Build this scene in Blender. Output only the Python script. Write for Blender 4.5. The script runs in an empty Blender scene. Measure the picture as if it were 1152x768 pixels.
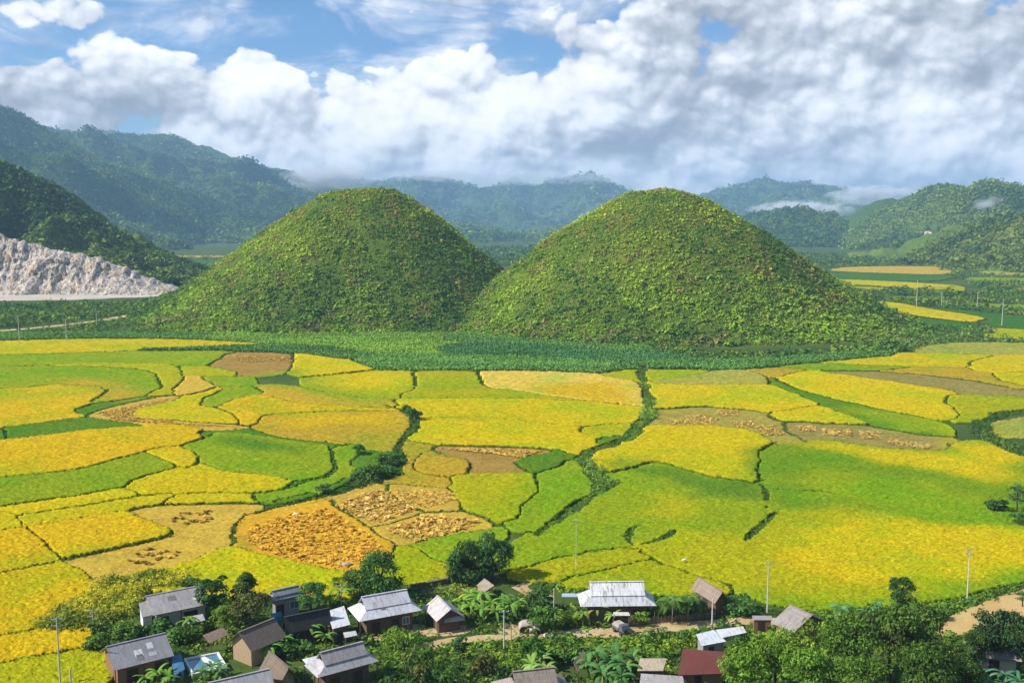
import bpy, math, random
import numpy as np
from mathutils import Vector

# ------------------------------------------------------------------ camera
scene = bpy.context.scene
W, Hh, FPX = 1152.0, 768.0, 1120.0
CAM_H = 63.0
PITCH = math.atan((384.0 - 250.0) / FPX)
cam_data = bpy.data.cameras.new('camera')
cam_data.sensor_width = 36.0
cam_data.lens = 35.0
cam_data.clip_start = 0.5
cam_data.clip_end = 30000.0
cam = bpy.data.objects.new('camera', cam_data)
scene.collection.objects.link(cam)
cam.location = (0, 0, CAM_H)
cam.rotation_euler = (math.pi / 2 - PITCH, 0, 0)
scene.camera = cam

# ------------------------------------------------------------------ exposure
scene.view_settings.view_transform = 'Standard'
scene.view_settings.look = 'None'
scene.view_settings.gamma = 1.0
scene.view_settings.exposure = 0.34
scene.view_settings.use_curve_mapping = False
scene.cycles.max_bounces = 6
scene.cycles.diffuse_bounces = 3
scene.cycles.glossy_bounces = 2
scene.cycles.transmission_bounces = 3
scene.cycles.transparent_max_bounces = 6
scene.cycles.volume_bounces = 2
scene.cycles.use_denoising = True
scene.cycles.sample_clamp_indirect = 6.0

CP, SP = math.cos(PITCH), math.sin(PITCH)


def pixdir(px, py):
    x = (px - W / 2) / FPX
    v = -(py - Hh / 2) / FPX
    return np.array([x, CP + v * SP, -SP + v * CP])


def at(px, py, z=0.0):
    d = pixdir(px, py)
    t = (z - CAM_H) / d[2]
    return Vector((d[0] * t, d[1] * t, z))


def at_dist(px, py, Y):
    d = pixdir(px, py)
    t = Y / d[1]
    return Vector((d[0] * t, Y, CAM_H + d[2] * t))


# ------------------------------------------------------------------ sun
SUN_EL, SUN_AZ = math.radians(40), math.radians(-104)     # azimuth from +Y towards +X
sd = Vector((math.sin(SUN_AZ) * math.cos(SUN_EL), math.cos(SUN_AZ) * math.cos(SUN_EL), math.sin(SUN_EL)))
sun_data = bpy.data.lights.new('sun', 'SUN')
sun_data.energy = 5.0
sun_data.angle = math.radians(0.5)
sun_data.color = (1.0, 0.95, 0.86)
sun = bpy.data.objects.new('sun', sun_data)
scene.collection.objects.link(sun)
sun.location = (0, 0, 300)
sun.rotation_euler = (-sd).to_track_quat('-Z', 'Y').to_euler()


# ------------------------------------------------------------------ node helper
class S:
    """A socket with arithmetic that adds Math nodes to its tree."""
    def __init__(self, nt, sock):
        self.nt, self.s = nt, sock

    def _m(self, op, *a, clamp=False):
        n = self.nt.nodes.new('ShaderNodeMath')
        n.operation = op
        n.use_clamp = clamp
        for i, v in enumerate((self,) + a):
            if isinstance(v, S):
                self.nt.links.new(v.s, n.inputs[i])
            else:
                n.inputs[i].default_value = v
        return S(self.nt, n.outputs[0])

    def __add__(self, o): return self._m('ADD', o)
    __radd__ = __add__
    def __sub__(self, o): return self._m('SUBTRACT', o)
    def __rsub__(self, o): return (self * -1.0) + o
    def __mul__(self, o): return self._m('MULTIPLY', o)
    __rmul__ = __mul__
    def __truediv__(self, o): return self._m('DIVIDE', o)
    def exp(self): return self._m('EXPONENT')
    def pow(self, o): return self._m('POWER', o)
    def clamp(self): return self._m('ADD', 0.0, clamp=True)
    def step(self, a, b):
        n = self.nt.nodes.new('ShaderNodeMapRange')
        n.interpolation_type = 'SMOOTHSTEP'
        self.nt.links.new(self.s, n.inputs[0])
        n.inputs[1].default_value = a
        n.inputs[2].default_value = b
        return S(self.nt, n.outputs[0])


def vec3(nt, x, y, z):
    n = nt.nodes.new('ShaderNodeCombineXYZ')
    for i, v in enumerate((x, y, z)):
        if isinstance(v, S):
            nt.links.new(v.s, n.inputs[i])
        else:
            n.inputs[i].default_value = v
    return n.outputs[0]


def noise(nt, vec, scale, detail=4.0, rough=0.5, dist=0.0, lac=2.0):
    n = nt.nodes.new('ShaderNodeTexNoise')
    nt.links.new(vec, n.inputs['Vector'])
    n.inputs['Scale'].default_value = scale
    n.inputs['Detail'].default_value = detail
    n.inputs['Roughness'].default_value = rough
    n.inputs['Distortion'].default_value = dist
    n.inputs['Lacunarity'].default_value = lac
    return S(nt, n.outputs['Fac'])


def voro(nt, vec, scale, detail=2.0, rough=0.5, smooth=0.6, feature='SMOOTH_F1'):
    n = nt.nodes.new('ShaderNodeTexVoronoi')
    n.feature = feature
    n.normalize = False
    nt.links.new(vec, n.inputs['Vector'])
    n.inputs['Scale'].default_value = scale
    n.inputs['Detail'].default_value = detail
    n.inputs['Roughness'].default_value = rough
    if feature == 'SMOOTH_F1':
        n.inputs['Smoothness'].default_value = smooth
    return S(nt, n.outputs['Distance'])


def mixc(nt, fac, a, b, mode='MIX'):
    n = nt.nodes.new('ShaderNodeMix')
    n.data_type = 'RGBA'
    n.blend_type = mode
    for i, v in ((0, fac), (6, a), (7, b)):
        if isinstance(v, S):
            nt.links.new(v.s, n.inputs[i])
        elif isinstance(v, (int, float)):
            n.inputs[i].default_value = v
        elif isinstance(v, tuple):
            n.inputs[i].default_value = v if len(v) == 4 else v + (1.0,)
        else:
            nt.links.new(v, n.inputs[i])
    return n.outputs[2]


# ------------------------------------------------------------------ sky: daylight sky with cumulus and grey cloud
world = bpy.data.worlds.new('World')
scene.world = world
world.cycles.sampling_method = 'MANUAL'
world.cycles.sample_map_resolution = 256
world.use_nodes = True
wt = world.node_tree
wt.nodes.clear()
w_out = wt.nodes.new('ShaderNodeOutputWorld')
w_bg = wt.nodes.new('ShaderNodeBackground')
wt.links.new(w_bg.outputs[0], w_out.inputs[0])
SKY_K = 0.1
w_bg.inputs[1].default_value = SKY_K
sky = wt.nodes.new('ShaderNodeTexSky')
sky.sky_type = 'NISHITA'
sky.sun_disc = False
sky.sun_elevation = SUN_EL
sky.sun_rotation = SUN_AZ
sky.altitude = 600
sky.air_density = 1.0
sky.dust_density = 0.6
sky.ozone_density = 1.5
tc = wt.nodes.new('ShaderNodeTexCoord')
sep = wt.nodes.new('ShaderNodeSeparateXYZ')
wt.links.new(tc.outputs['Generated'], sep.inputs[0])
DX, DY, DZ = (S(wt, sep.outputs[i]) for i in range(3))
AZ = DX._m('ARCTAN2', DY)
EL = DZ._m('ARCSINE')


def azel(px, py):
    d = pixdir(px, py)
    d = d / np.linalg.norm(d)
    return math.atan2(d[0], d[1]), math.asin(d[2])


def blobs(az, el, lst):
    tot = None
    for (px, py, rx, ry, wgt) in lst:
        a0, e0 = azel(px, py)
        u = (az - a0) * (FPX / rx)
        v = (el - e0) * (FPX / ry)
        g = ((u * u + v * v) * -1.0).exp() * wgt
        tot = g if tot is None else tot + g
    return tot


DENS = [(95, 95, 150, 62, 0.85), (120, 25, 70, 32, 0.45), (20, 110, 60, 50, .4), (330, 135, 130, 62, 0.75), (470, 150, 110, 75, 0.75),
        (620, 110, 110, 90, 0.8), (820, 100, 240, 150, 0.95), (1050, 90, 190, 140, 0.95), (380, 8, 80, 16, 0.1),
        (300, 190, 260, 40, 0.7), (40, 5, 70, 14, .4), (575, 20, 40, 40, .35),
        (430, 50, 150, 22, -0.42), (28, 52, 34, 18, -0.55), (185, 22, 34, 26, -0.4), (270, 26, 60, 24, -.42), (195, 135, 110, 46, .45), (290, 62, 34, 44, .5), (380, 72, 34, 36, .5), (452, 62, 36, 44, .5), (520, 80, 40, 40, .4), (350, 14, 90, 12, .08), (700, 4, 60, 16, -0.45), (582, 62, 34, 34, -0.35),
        (1096, 86, 40, 26, -0.45), (525, 38, 60, 22, -.4)]
LITE = [(110, 45, 110, 50, 0.5), (300, 100, 120, 50, 0.55), (450, 110, 130, 60, 0.5), (620, 110, 80, 60, 0.45),
        (790, 70, 130, 55, 0.4), (1010, 130, 110, 34, 0.38), (960, 185, 120, 24, 0.3), (560, 190, 90, 20, 0.35), (300, 175, 90, 26, .35), (1130, 190, 60, 30, .3),
        (95, 112, 120, 26, -0.75), (20, 100, 40, 20, -.3), (725, 150, 90, 55, -0.55), (980, 30, 190, 48, -0.5), (470, 175, 170, 24, -0.25), (1130, 60, 70, 60, -0.3),
        (890, 100, 90, 30, -.3), (620, 60, 50, 26, -.2), (850, 185, 60, 20, -.3)]


wx = noise(wt, vec3(wt, AZ, EL * 1.25, 3.1), 9.0, 2.0, 0.5) - 0.5
wy = noise(wt, vec3(wt, AZ, EL * 1.25, 7.7), 9.0, 2.0, 0.5) - 0.5
wz = noise(wt, vec3(wt, AZ, EL * 1.25, 1.3), 26.0, 2.0, 0.5) - 0.5
AW, EW = AZ + wx * 0.06 + wz * 0.010, EL + wy * 0.055 + wz * 0.010


def billow(az, el, fine=True):
    """fractal puffs: rounded cells plus a fine noise"""
    p = vec3(wt, az, el * 1.25, 0.6)
    f = noise(wt, p, 6.0, 10.0 if fine else 5.0, 0.60)
    v = voro(wt, p, 11.0, 3.0, 0.55, feature='F1')
    return (f - 0.5) * 1.45 + (0.42 - v) * 0.72


lay = blobs(AW, EW, DENS) + (1.0 - EL.step(0.06, 0.17)) * 0.5 + AZ.step(0.0, 0.2) * 0.42 + (1.0 - EL.step(0.10, 0.20)) * 0.22 + 0.10
AN, EN = AZ + wx * 0.028 + wz * 0.006, EL + wy * 0.026 + wz * 0.006
B0 = billow(AN, EN)
B1 = billow(AN - 0.014, EN + 0.020)
B2 = billow(AN - 0.004, EN + 0.006)
cumulus = (lay * 0.62 + B0 * 1.35 + 0.03).step(-0.02, 0.15)
thin = noise(wt, vec3(wt, AZ, EL * 3.0, 5.0), 7.0, 6.0, 0.6, 0.6).step(0.42, 0.68) * 0.85
mask = cumulus._m('MAXIMUM', thin)
lit = blobs(AW, EW, LITE)
soft = noise(wt, vec3(wt, AZ, EL * 1.8, 9.0), 3.5, 3.0, 0.5) - 0.5
fine = noise(wt, vec3(wt, AW, EW * 1.5, 4.0), 22.0, 6.0, 0.6) - 0.5
L = ((B0 - B1) * 0.68 + (B0 - B2) * 0.9 + lit * 0.5 + B0 * 0.36 + soft * 0.7 + fine * 0.3 + 0.59).step(-0.25, 1.2)
# shaded blue grey -> white
ramp = wt.nodes.new('ShaderNodeValToRGB')
cr = ramp.color_ramp
cr.elements[0].position = 0.0
cr.elements[0].color = (0.27, 0.295, 0.34, 1)
cr.elements[1].position = 1.0
cr.elements[1].color = (1.0, 0.99, 0.97, 1)
e = cr.elements.new(0.35); e.color = (0.52, 0.55, 0.61, 1)
e = cr.elements.new(0.65); e.color = (0.78, 0.80, 0.84, 1)
wt.links.new(L.s, ramp.inputs[0])
CLOUD_GAIN = 1.06
up = wt.nodes.new('ShaderNodeVectorMath'); up.operation = 'SCALE'
wt.links.new(ramp.outputs[0], up.inputs[0]); up.inputs['Scale'].default_value = CLOUD_GAIN / SKY_K
# clear sky towards the zenith stays open
openup = 1.0 - EL.step(0.25, 0.9) * 0.75
skyb = mixc(wt, 1.0, sky.outputs[0], (0.64, 0.87, 1.12), 'MULTIPLY')
col = mixc(wt, mask * openup, skyb, up.outputs[0])
wt.links.new(col, w_bg.inputs[0])

# ================================================================== helpers
RNG = np.random.default_rng(7)
random.seed(7)
COL = scene.collection


def tag(o, label=None, cat=None, group=None, kind=None):
    if label: o['label'] = label
    if cat: o['category'] = cat
    if group: o['group'] = group
    if kind: o['kind'] = kind
    return o


def link(name, me, parent=None, mat=None, loc=None, rz=None):
    o = bpy.data.objects.new(name, me)
    COL.objects.link(o)
    if parent is not None: o.parent = parent
    if mat is not None and me is not None and len(me.materials) == 0: me.materials.append(mat)
    if loc is not None: o.location = loc
    if rz is not None: o.rotation_euler = (0, 0, rz)
    return o


def empty(name, loc=(0, 0, 0), rz=0.0):
    o = bpy.data.objects.new(name, None)
    o.empty_display_size = 0.3
    COL.objects.link(o)
    o.location = loc
    o.rotation_euler = (0, 0, rz)
    return o


def np_mesh(name, V, F, tint=None, smooth=False):
    """V (n,3), F (m,3|4) arrays; tint per-vertex grey or rgb"""
    V = np.ascontiguousarray(V, dtype=np.float32)
    F = np.ascontiguousarray(F, dtype=np.int32)
    me = bpy.data.meshes.new(name)
    k = F.shape[1]
    me.vertices.add(len(V)); me.vertices.foreach_set('co', V.ravel())
    me.loops.add(F.size); me.loops.foreach_set('vertex_index', F.ravel())
    me.polygons.add(len(F)); me.polygons.foreach_set('loop_start', np.arange(len(F), dtype=np.int32) * k)
    if smooth:
        me.polygons.foreach_set('use_smooth', np.ones(len(F), dtype=bool))
    if tint is not None:
        t = np.asarray(tint, dtype=np.float32)
        if t.ndim == 1: t = np.repeat(t[:, None], 3, axis=1)
        rgba = np.ones((len(V), 4), dtype=np.float32)
        rgba[:, :3] = t
        at_ = me.color_attributes.new('tint', 'FLOAT_COLOR', 'POINT')
        at_.data.foreach_set('color', rgba.ravel())
    me.update(calc_edges=True)
    me.validate()
    return me


class MB:
    """collects boxes, quads, tubes into one mesh"""
    def __init__(self):
        self.v, self.f = [], []

    def add(self, vs, fs):
        b = len(self.v)
        self.v += [tuple(p) for p in vs]
        self.f += [tuple(i + b for i in f) for f in fs]

    def box(self, c, s, rz=0.0, rx=0.0):
        x, y, z = s[0] / 2, s[1] / 2, s[2] / 2
        pts = [(-x, -y, -z), (x, -y, -z), (x, y, -z), (-x, y, -z), (-x, -y, z), (x, -y, z), (x, y, z), (-x, y, z)]
        ca, sa, cb, sb = math.cos(rz), math.sin(rz), math.cos(rx), math.sin(rx)
        out = []
        for p in pts:
            q = (p[0], p[1] * cb - p[2] * sb, p[1] * sb + p[2] * cb)
            out.append((q[0] * ca - q[1] * sa + c[0], q[0] * sa + q[1] * ca + c[1], q[2] + c[2]))
        self.add(out, [(0, 3, 2, 1), (4, 5, 6, 7), (0, 1, 5, 4), (1, 2, 6, 5), (2, 3, 7, 6), (3, 0, 4, 7)])
        return self

    def tube(self, p, r, n=7, cap=True):
        """p list of points, r list of radii"""
        p = [Vector(q) for q in p]
        rings = []
        for i, q in enumerate(p):
            d = (p[min(i + 1, len(p) - 1)] - p[max(i - 1, 0)]).normalized()
            a = d.cross(Vector((0, 0, 1)))
            if a.length < 1e-3: a = d.cross(Vector((1, 0, 0)))
            a.normalize(); b = d.cross(a)
            rr = r[i] if isinstance(r, (list, tuple)) else r
            rings.append([q + (a * math.cos(2 * math.pi * k / n) + b * math.sin(2 * math.pi * k / n)) * rr for k in range(n)])
        vs = [v for g in rings for v in g]
        fs = []
        for i in range(len(p) - 1):
            for k in range(n):
                k2 = (k + 1) % n
                fs.append((i * n + k, (i + 1) * n + k, (i + 1) * n + k2, i * n + k2))
        if cap:
            fs.append(tuple(range(n)))
            fs.append(tuple(range((len(p) - 1) * n + n - 1, (len(p) - 1) * n - 1, -1)))
        self.add(vs, fs)
        return self

    def sheet(self, a, b, c, d, t=0.04):
        """a slab with top face a b c d (counter-clockwise seen from above)"""
        a, b, c, d = Vector(a), Vector(b), Vector(c), Vector(d)
        n = (b - a).cross(d - a).normalized() * -t
        self.add([a, b, c, d, a + n, b + n, c + n, d + n],
                 [(0, 1, 2, 3), (7, 6, 5, 4), (0, 4, 5, 1), (1, 5, 6, 2), (2, 6, 7, 3), (3, 7, 4, 0)])
        return self

    def tri(self, a, b, c, t=0.05, n=None):
        a, b, c = Vector(a), Vector(b), Vector(c)
        n = (b - a).cross(c - a).normalized() * -t
        self.add([a, b, c, a + n, b + n, c + n], [(0, 1, 2), (5, 4, 3), (0, 3, 4, 1), (1, 4, 5, 2), (2, 5, 3, 0)])
        return self

    def mesh(self, name, smooth=False):
        me = bpy.data.meshes.new(name)
        me.from_pydata(self.v, [], self.f)
        if smooth:
            for p in me.polygons: p.use_smooth = True
        me.update()
        return me

    def build(self, name, mat, parent=None, smooth=False):
        return link(name, self.mesh(name, smooth), parent, mat)


def vnoise(x, y, seed=0):
    """value noise on arrays, smooth, -1..1"""
    xi, yi = np.floor(x).astype(np.int64), np.floor(y).astype(np.int64)
    xf, yf = x - xi, y - yi
    u, v = xf * xf * xf * (xf * (xf * 6 - 15) + 10), yf * yf * yf * (yf * (yf * 6 - 15) + 10)

    def h(a, b):
        n = (a * 374761393 + b * 668265263 + seed * 974634777) & 0x7fffffff
        n = ((n ^ (n >> 13)) * 1274126177) & 0x7fffffff
        n = n ^ (n >> 16)
        return (n & 0xffff) / 32767.5 - 1.0
    a, b, c, d = h(xi, yi), h(xi + 1, yi), h(xi, yi + 1), h(xi + 1, yi + 1)
    return a + (b - a) * u + (c - a) * v + (a - b - c + d) * u * v


def fbm(x, y, octv=5, seed=0, gain=0.5, ridged=False):
    s, a, t = 0.0, 1.0, 0.0
    for i in range(octv):
        n = vnoise(x * 2 ** i + 17.3 * i, y * 2 ** i - 9.1 * i, seed + i)
        if ridged: n = 1 - 2 * np.abs(n)
        s = s + a * n; t += a; a *= gain
    return s / t


def in_poly(X, Y, P):
    ins = np.zeros(X.shape, bool)
    n = len(P)
    for i in range(n):
        x1, y1 = P[i]; x2, y2 = P[(i + 1) % n]
        if y1 == y2: continue
        c = ((y1 > Y) != (y2 > Y)) & (X < (x2 - x1) * (Y - y1) / (y2 - y1) + x1)
        ins ^= c
    return ins


def smooth_poly(P, it=1):
    for _ in range(it):
        Q = []
        for i in range(len(P)):
            a, b = np.array(P[i]), np.array(P[(i + 1) % len(P)])
            Q += [tuple(a * .75 + b * .25), tuple(a * .25 + b * .75)]
        P = Q
    return P


# ================================================================== materials
def new_mat(name, rough=0.8, spec=0.2):
    m = bpy.data.materials.new(name)
    m.use_nodes = True
    nt = m.node_tree
    b = nt.nodes['Principled BSDF']
    b.inputs['Roughness'].default_value = rough
    b.inputs['Specular IOR Level'].default_value = spec
    return m, nt, b


def geo_pos(nt):
    return nt.nodes.new('ShaderNodeNewGeometry').outputs['Position']


def obj_pos(nt):
    return nt.nodes.new('ShaderNodeTexCoord').outputs['Object']


def obj_color(nt):
    return nt.nodes.new('ShaderNodeObjectInfo').outputs['Color']


def attr(nt, name='tint'):
    n = nt.nodes.new('ShaderNodeAttribute'); n.attribute_name = name
    return n.outputs['Color']


def scale_col(nt, col, fac):
    n = nt.nodes.new('ShaderNodeVectorMath'); n.operation = 'SCALE'
    if isinstance(col, tuple): n.inputs[0].default_value = col
    else: nt.links.new(col, n.inputs[0])
    if isinstance(fac, S): nt.links.new(fac.s, n.inputs['Scale'])
    else: n.inputs['Scale'].default_value = fac
    return n.outputs[0]


def bump(nt, bsdf, h, strength=0.4, dist=0.1):
    n = nt.nodes.new('ShaderNodeBump')
    n.inputs['Strength'].default_value = strength
    n.inputs['Distance'].default_value = dist
    nt.links.new(h.s, n.inputs['Height'])
    nt.links.new(n.outputs[0], bsdf.inputs['Normal'])


# standing rice: the object's colour, broken by patches of greener and riper plants and by fine grain
def rice_material():
    m, nt, b = new_mat('rice', 0.85, 0.0)
    p = geo_pos(nt)
    oc = obj_color(nt)
    big = noise(nt, p, 0.035, 3, 0.55, 0.6)
    mid = noise(nt, p, 0.3, 4, 0.65)
    fine = noise(nt, p, 2.2, 3, 0.7)
    greener = mixc(nt, 1.0, oc, (0.62, 0.98, 0.8), 'MULTIPLY')
    riper = mixc(nt, 1.0, oc, (1.12, 0.96, 0.9), 'MULTIPLY')
    c = mixc(nt, big.step(0.42, 0.68) * 0.8, oc, greener)
    c = mixc(nt, mid.step(0.5, 0.75) * 0.7, c, riper)
    t = attr(nt)
    c = mixc(nt, 1.0, c, t, 'MULTIPLY')
    grain = noise(nt, p, 7.0, 2, 0.7)
    c = scale_col(nt, c, (fine * 1.3 + 0.35) * (grain * 0.7 + 0.65))
    nt.links.new(c, b.inputs['Base Color'])
    bump(nt, b, noise(nt, p, 3.5, 3, 0.7), 0.5, 0.25)
    return m


def leaf_material(name, trans=0.25, gain=1.0):
    """foliage: the object's colour times the per-leaf tint"""
    m, nt, b = new_mat(name, 0.65, 0.12)
    c = scale_col(nt, mixc(nt, 1.0, obj_color(nt), attr(nt), 'MULTIPLY'), gain)
    nt.links.new(c, b.inputs['Base Color'])
    tr = nt.nodes.new('ShaderNodeBsdfTranslucent')
    nt.links.new(mixc(nt, 1.0, c, (1.15, 1.1, 0.45), 'MULTIPLY'), tr.inputs[0])
    mx = nt.nodes.new('ShaderNodeMixShader')
    mx.inputs[0].default_value = trans
    nt.links.new(b.outputs[0], mx.inputs[1]); nt.links.new(tr.outputs[0], mx.inputs[2])
    nt.links.new(mx.outputs[0], nt.nodes['Material Output'].inputs[0])
    return m


def ground_material():
    m, nt, b = new_mat('ground', 0.9, 0.1)
    p = geo_pos(nt)
    a = noise(nt, p, 0.02, 4, 0.6)
    f = noise(nt, p, 0.4, 5, 0.7)
    c = mixc(nt, a.step(0.4, 0.62), (0.050, 0.095, 0.018), (0.090, 0.125, 0.022))
    c = mixc(nt, f.step(0.45, 0.7) * 0.7, c, (0.035, 0.072, 0.015))
    c = mixc(nt, noise(nt, p, 0.09, 3, 0.6).step(0.60, 0.72) * 0.5, c, (0.17, 0.14, 0.06))
    nt.links.new(c, b.inputs['Base Color'])
    bump(nt, b, f, 0.6, 0.5)
    return m


def soil_material(name, c1, c2, c3, s=0.35):
    m, nt, b = new_mat(name, 0.9, 0.1)
    p = geo_pos(nt)
    a = noise(nt, p, s * 0.3, 4, 0.65)
    f = noise(nt, p, s * 4, 5, 0.7)
    c = mixc(nt, a.step(0.4, 0.62), c1, c2)
    c = mixc(nt, f.step(0.5, 0.72) * 0.8, c, c3)
    nt.links.new(c, b.inputs['Base Color'])
    bump(nt, b, f, 0.5, 0.15)
    return m


def hill_material(name, c1, c2, c3, earth, s=1.0):
    m, nt, b = new_mat(name, 0.9, 0.1)
    p = geo_pos(nt)
    a = noise(nt, p, 0.018 * s, 4, 0.6)
    f = noise(nt, p, 0.12 * s, 5, 0.7)
    g = noise(nt, p, 0.5 * s, 4, 0.7)
    c = mixc(nt, a.step(0.38, 0.62), c1, c2)
    c = mixc(nt, f.step(0.45, 0.65) * 0.8, c, c3)
    c = mixc(nt, noise(nt, p, 0.045 * s, 4, 0.6).step(0.62, 0.70) * 0.7, c, earth)
    c = scale_col(nt, c, g * 1.0 + 0.5)
    nt.links.new(c, b.inputs['Base Color'])
    bump(nt, b, f, 0.7, 1.2 / s)
    return m


def plain(name, c, rough=0.7, spec=0.3, var=0.25, s=2.0, metal=0.0):
    m, nt, b = new_mat(name, rough, spec)
    p = obj_pos(nt)
    f = noise(nt, p, s, 5, 0.65)
    nt.links.new(scale_col(nt, c, f * (2 * var) + (1 - var)), b.inputs['Base Color'])
    b.inputs['Metallic'].default_value = metal
    return m


M_RICE = rice_material()


def stubble_material():
    m, nt, b = new_mat('cut_stubble', 0.9, 0.0)
    p = geo_pos(nt)
    c = mixc(nt, noise(nt, p, 0.12, 4, 0.65, 0.5).step(0.45, 0.7) * 0.6, obj_color(nt), mixc(nt, 1.0, obj_color(nt), (0.72, 0.70, 0.75), 'MULTIPLY'))
    c = mixc(nt, noise(nt, p, 0.07, 4, 0.6).step(0.56, 0.68) * 0.45, c, (0.17, 0.19, 0.03))
    c = mixc(nt, 1.0, c, attr(nt), 'MULTIPLY')
    c = scale_col(nt, c, noise(nt, p, 2.5, 4, 0.75) * 1.3 + 0.4)
    nt.links.new(c, b.inputs['Base Color'])
    bump(nt, b, noise(nt, p, 3.0, 3, 0.7), 0.6, 0.15)
    return m


M_STUBF = stubble_material()
M_LEAF = leaf_material('leaves', 0.28, 1.75)
M_FOREST = leaf_material('forest_leaves', 0.2, 1.8)
M_GROUND = ground_material()
M_STUB = soil_material('stubble', (0.42, 0.29, 0.10), (0.50, 0.36, 0.13), (0.30, 0.20, 0.06))
M_BARE = soil_material('bare_soil', (0.26, 0.18, 0.09), (0.33, 0.24, 0.12), (0.18, 0.13, 0.06))
M_DIRT = soil_material('dirt_road', (0.46, 0.32, 0.15), (0.56, 0.42, 0.23), (0.30, 0.22, 0.09), 0.6)
M_TRACK = soil_material('track', (0.46, 0.40, 0.18), (0.52, 0.45, 0.24), (0.22, 0.22, 0.08), 0.6)


# ================================================================== ground
def ground_z(x, y):
    y = np.asarray(y, dtype=float)
    return np.maximum(0.0, 112.0 - y) * 0.42


ys = np.concatenate([np.linspace(-250, 140, 40), np.geomspace(145, 9000, 90)])
xs = np.sign(np.linspace(-1, 1, 81)) * np.abs(np.linspace(-1, 1, 81)) ** 1.8 * 6500
GX, GY = np.meshgrid(xs, ys)
GZ = ground_z(GX, GY)
V = np.stack([GX.ravel(), GY.ravel(), GZ.ravel()], 1)
nr, nc = GX.shape
idx = np.arange(nr * nc).reshape(nr, nc)
F = np.stack([idx[:-1, :-1].ravel(), idx[:-1, 1:].ravel(), idx[1:, 1:].ravel(), idx[1:, :-1].ravel()], 1)
g = link('ground', np_mesh('ground', V, F, smooth=True), mat=M_GROUND)
tag(g, kind='structure')

# ================================================================== rice terraces
PAL = {
    'G': (0.52, 0.35, 0.007), 'Y': (0.50, 0.39, 0.006), 'YL': (0.345, 0.335, 0.006), 'L': (0.225, 0.295, 0.008),
    'D': (0.10, 0.195, 0.012), 'DD': (0.06, 0.15, 0.025), 'O': (0.42, 0.29, 0.02), 'OG': (0.56, 0.325, 0.02),
    'DL': (0.15, 0.245, 0.009), 'LG': (0.60, 0.43, 0.06), 'T': (0.45, 0.31, 0.042), 'TY': (0.49, 0.335, 0.04), 'TO': (0.30, 0.255, 0.045), 'B': (0.32, 0.205, 0.045),
    'BO': (0.26, 0.215, 0.055), 'TL': (0.33, 0.31, 0.05),
}
LOW = {'T', 'TY', 'TO', 'B', 'BO', 'OG'}
FIELDS = []


def fld(code, pts, h=None, soft=False, lab=None):
    # plots that leave the view run on for a good way
    out = []
    for i, p in enumerate(pts):
        q = pts[(i + 1) % len(pts)]
        out.append(p)
        if p[0] == q[0] and p[0] in (-40, 1192):
            e_ = -260 if p[0] < 0 else 1420
            out += [(e_, p[1]), (e_, q[1])]
    pts = out
    FIELDS.append((code, pts, h, soft, lab))


# ---- left block
fld('Y', [(-40, 386), (60, 383), (150, 382), (240, 384), (291, 387), (290, 389), (240, 391), (150, 393), (80, 396), (-40, 399)])
fld('L', [(-40, 403), (70, 400), (130, 398), (200, 396), (256, 396), (250, 400), (232, 412), (203, 412), (190, 409), (120, 408), (100, 407), (85, 408), (40, 410), (-40, 413)])
fld('YL', [(60, 413), (100, 411), (185, 410), (200, 413), (203, 425), (203, 430), (195, 436), (193, 444), (175, 447), (150, 440), (90, 425)])
fld('L', [(-40, 415), (60, 413), (110, 413), (150, 415), (172, 419), (178, 430), (184, 438), (165, 444), (155, 446), (100, 455), (60, 440), (-40, 436)])
fld('O', [(60, 428), (110, 427), (135, 430), (152, 438), (159, 444), (140, 450), (102, 455), (110, 440)], soft=True)
fld('G', [(-40, 440), (37, 436), (60, 433), (105, 434), (122, 440), (115, 446), (103, 452), (95, 457), (78, 461), (95, 468), (60, 474), (0, 481), (-40, 485)])
fld('YL', [(-40, 440), (37, 435), (31, 441), (28, 447), (0, 454), (-40, 459)], soft=True)
fld('D', [(95, 471), (110, 472), (140, 476), (160, 480), (130, 483), (80, 488), (20, 495), (7, 496), (7, 484), (50, 478)])
fld('D', [(-40, 488), (5, 484), (5, 496), (-40, 500)])
fld('D', [(84, 463), (100, 457), (138, 452), (168, 447), (175, 447), (150, 452), (120, 459), (100, 466), (90, 466)], 0.25)
fld('T', [(103, 465), (120, 460), (150, 453), (180, 447), (195, 446), (190, 452), (160, 458), (148, 464), (145, 468), (160, 472), (200, 474), (240, 477), (275, 481), (268, 485), (240, 483), (200, 480), (165, 478), (130, 474), (105, 471)], 0.2)
fld('Y', [(148, 468), (160, 460), (185, 455), (200, 452), (225, 444), (250, 437), (240, 444), (225, 452), (222, 456), (240, 460), (262, 468), (268, 474), (262, 478), (230, 476), (165, 472), (152, 471)])
fld('TY', [(197, 440), (205, 428), (215, 425), (232, 430), (238, 435), (225, 441), (205, 445), (197, 443)], 1.1)
fld('YL', [(203, 413), (232, 412), (262, 419), (260, 423), (245, 423), (225, 424), (204, 423)])
fld('L', [(235, 424), (270, 426), (278, 434), (260, 436), (240, 434), (232, 428)])
fld('L', [(225, 456), (232, 447), (250, 441), (253, 437), (285, 437), (295, 442), (285, 446), (262, 450), (247, 456), (243, 459), (228, 458)], 0.6)
fld('B', [(255, 398), (300, 397), (330, 400), (331, 408), (327, 415), (300, 420), (270, 423), (262, 418), (235, 412), (250, 403)], 0.15)
fld('YL', [(350, 432), (362, 424), (420, 418), (462, 418), (465, 425), (467, 440), (440, 449), (400, 448)])
fld('L', [(272, 424), (302, 420), (325, 416), (346, 423), (349, 432), (372, 440), (440, 449), (400, 451), (330, 440), (293, 434), (280, 434)], soft=True)
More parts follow.
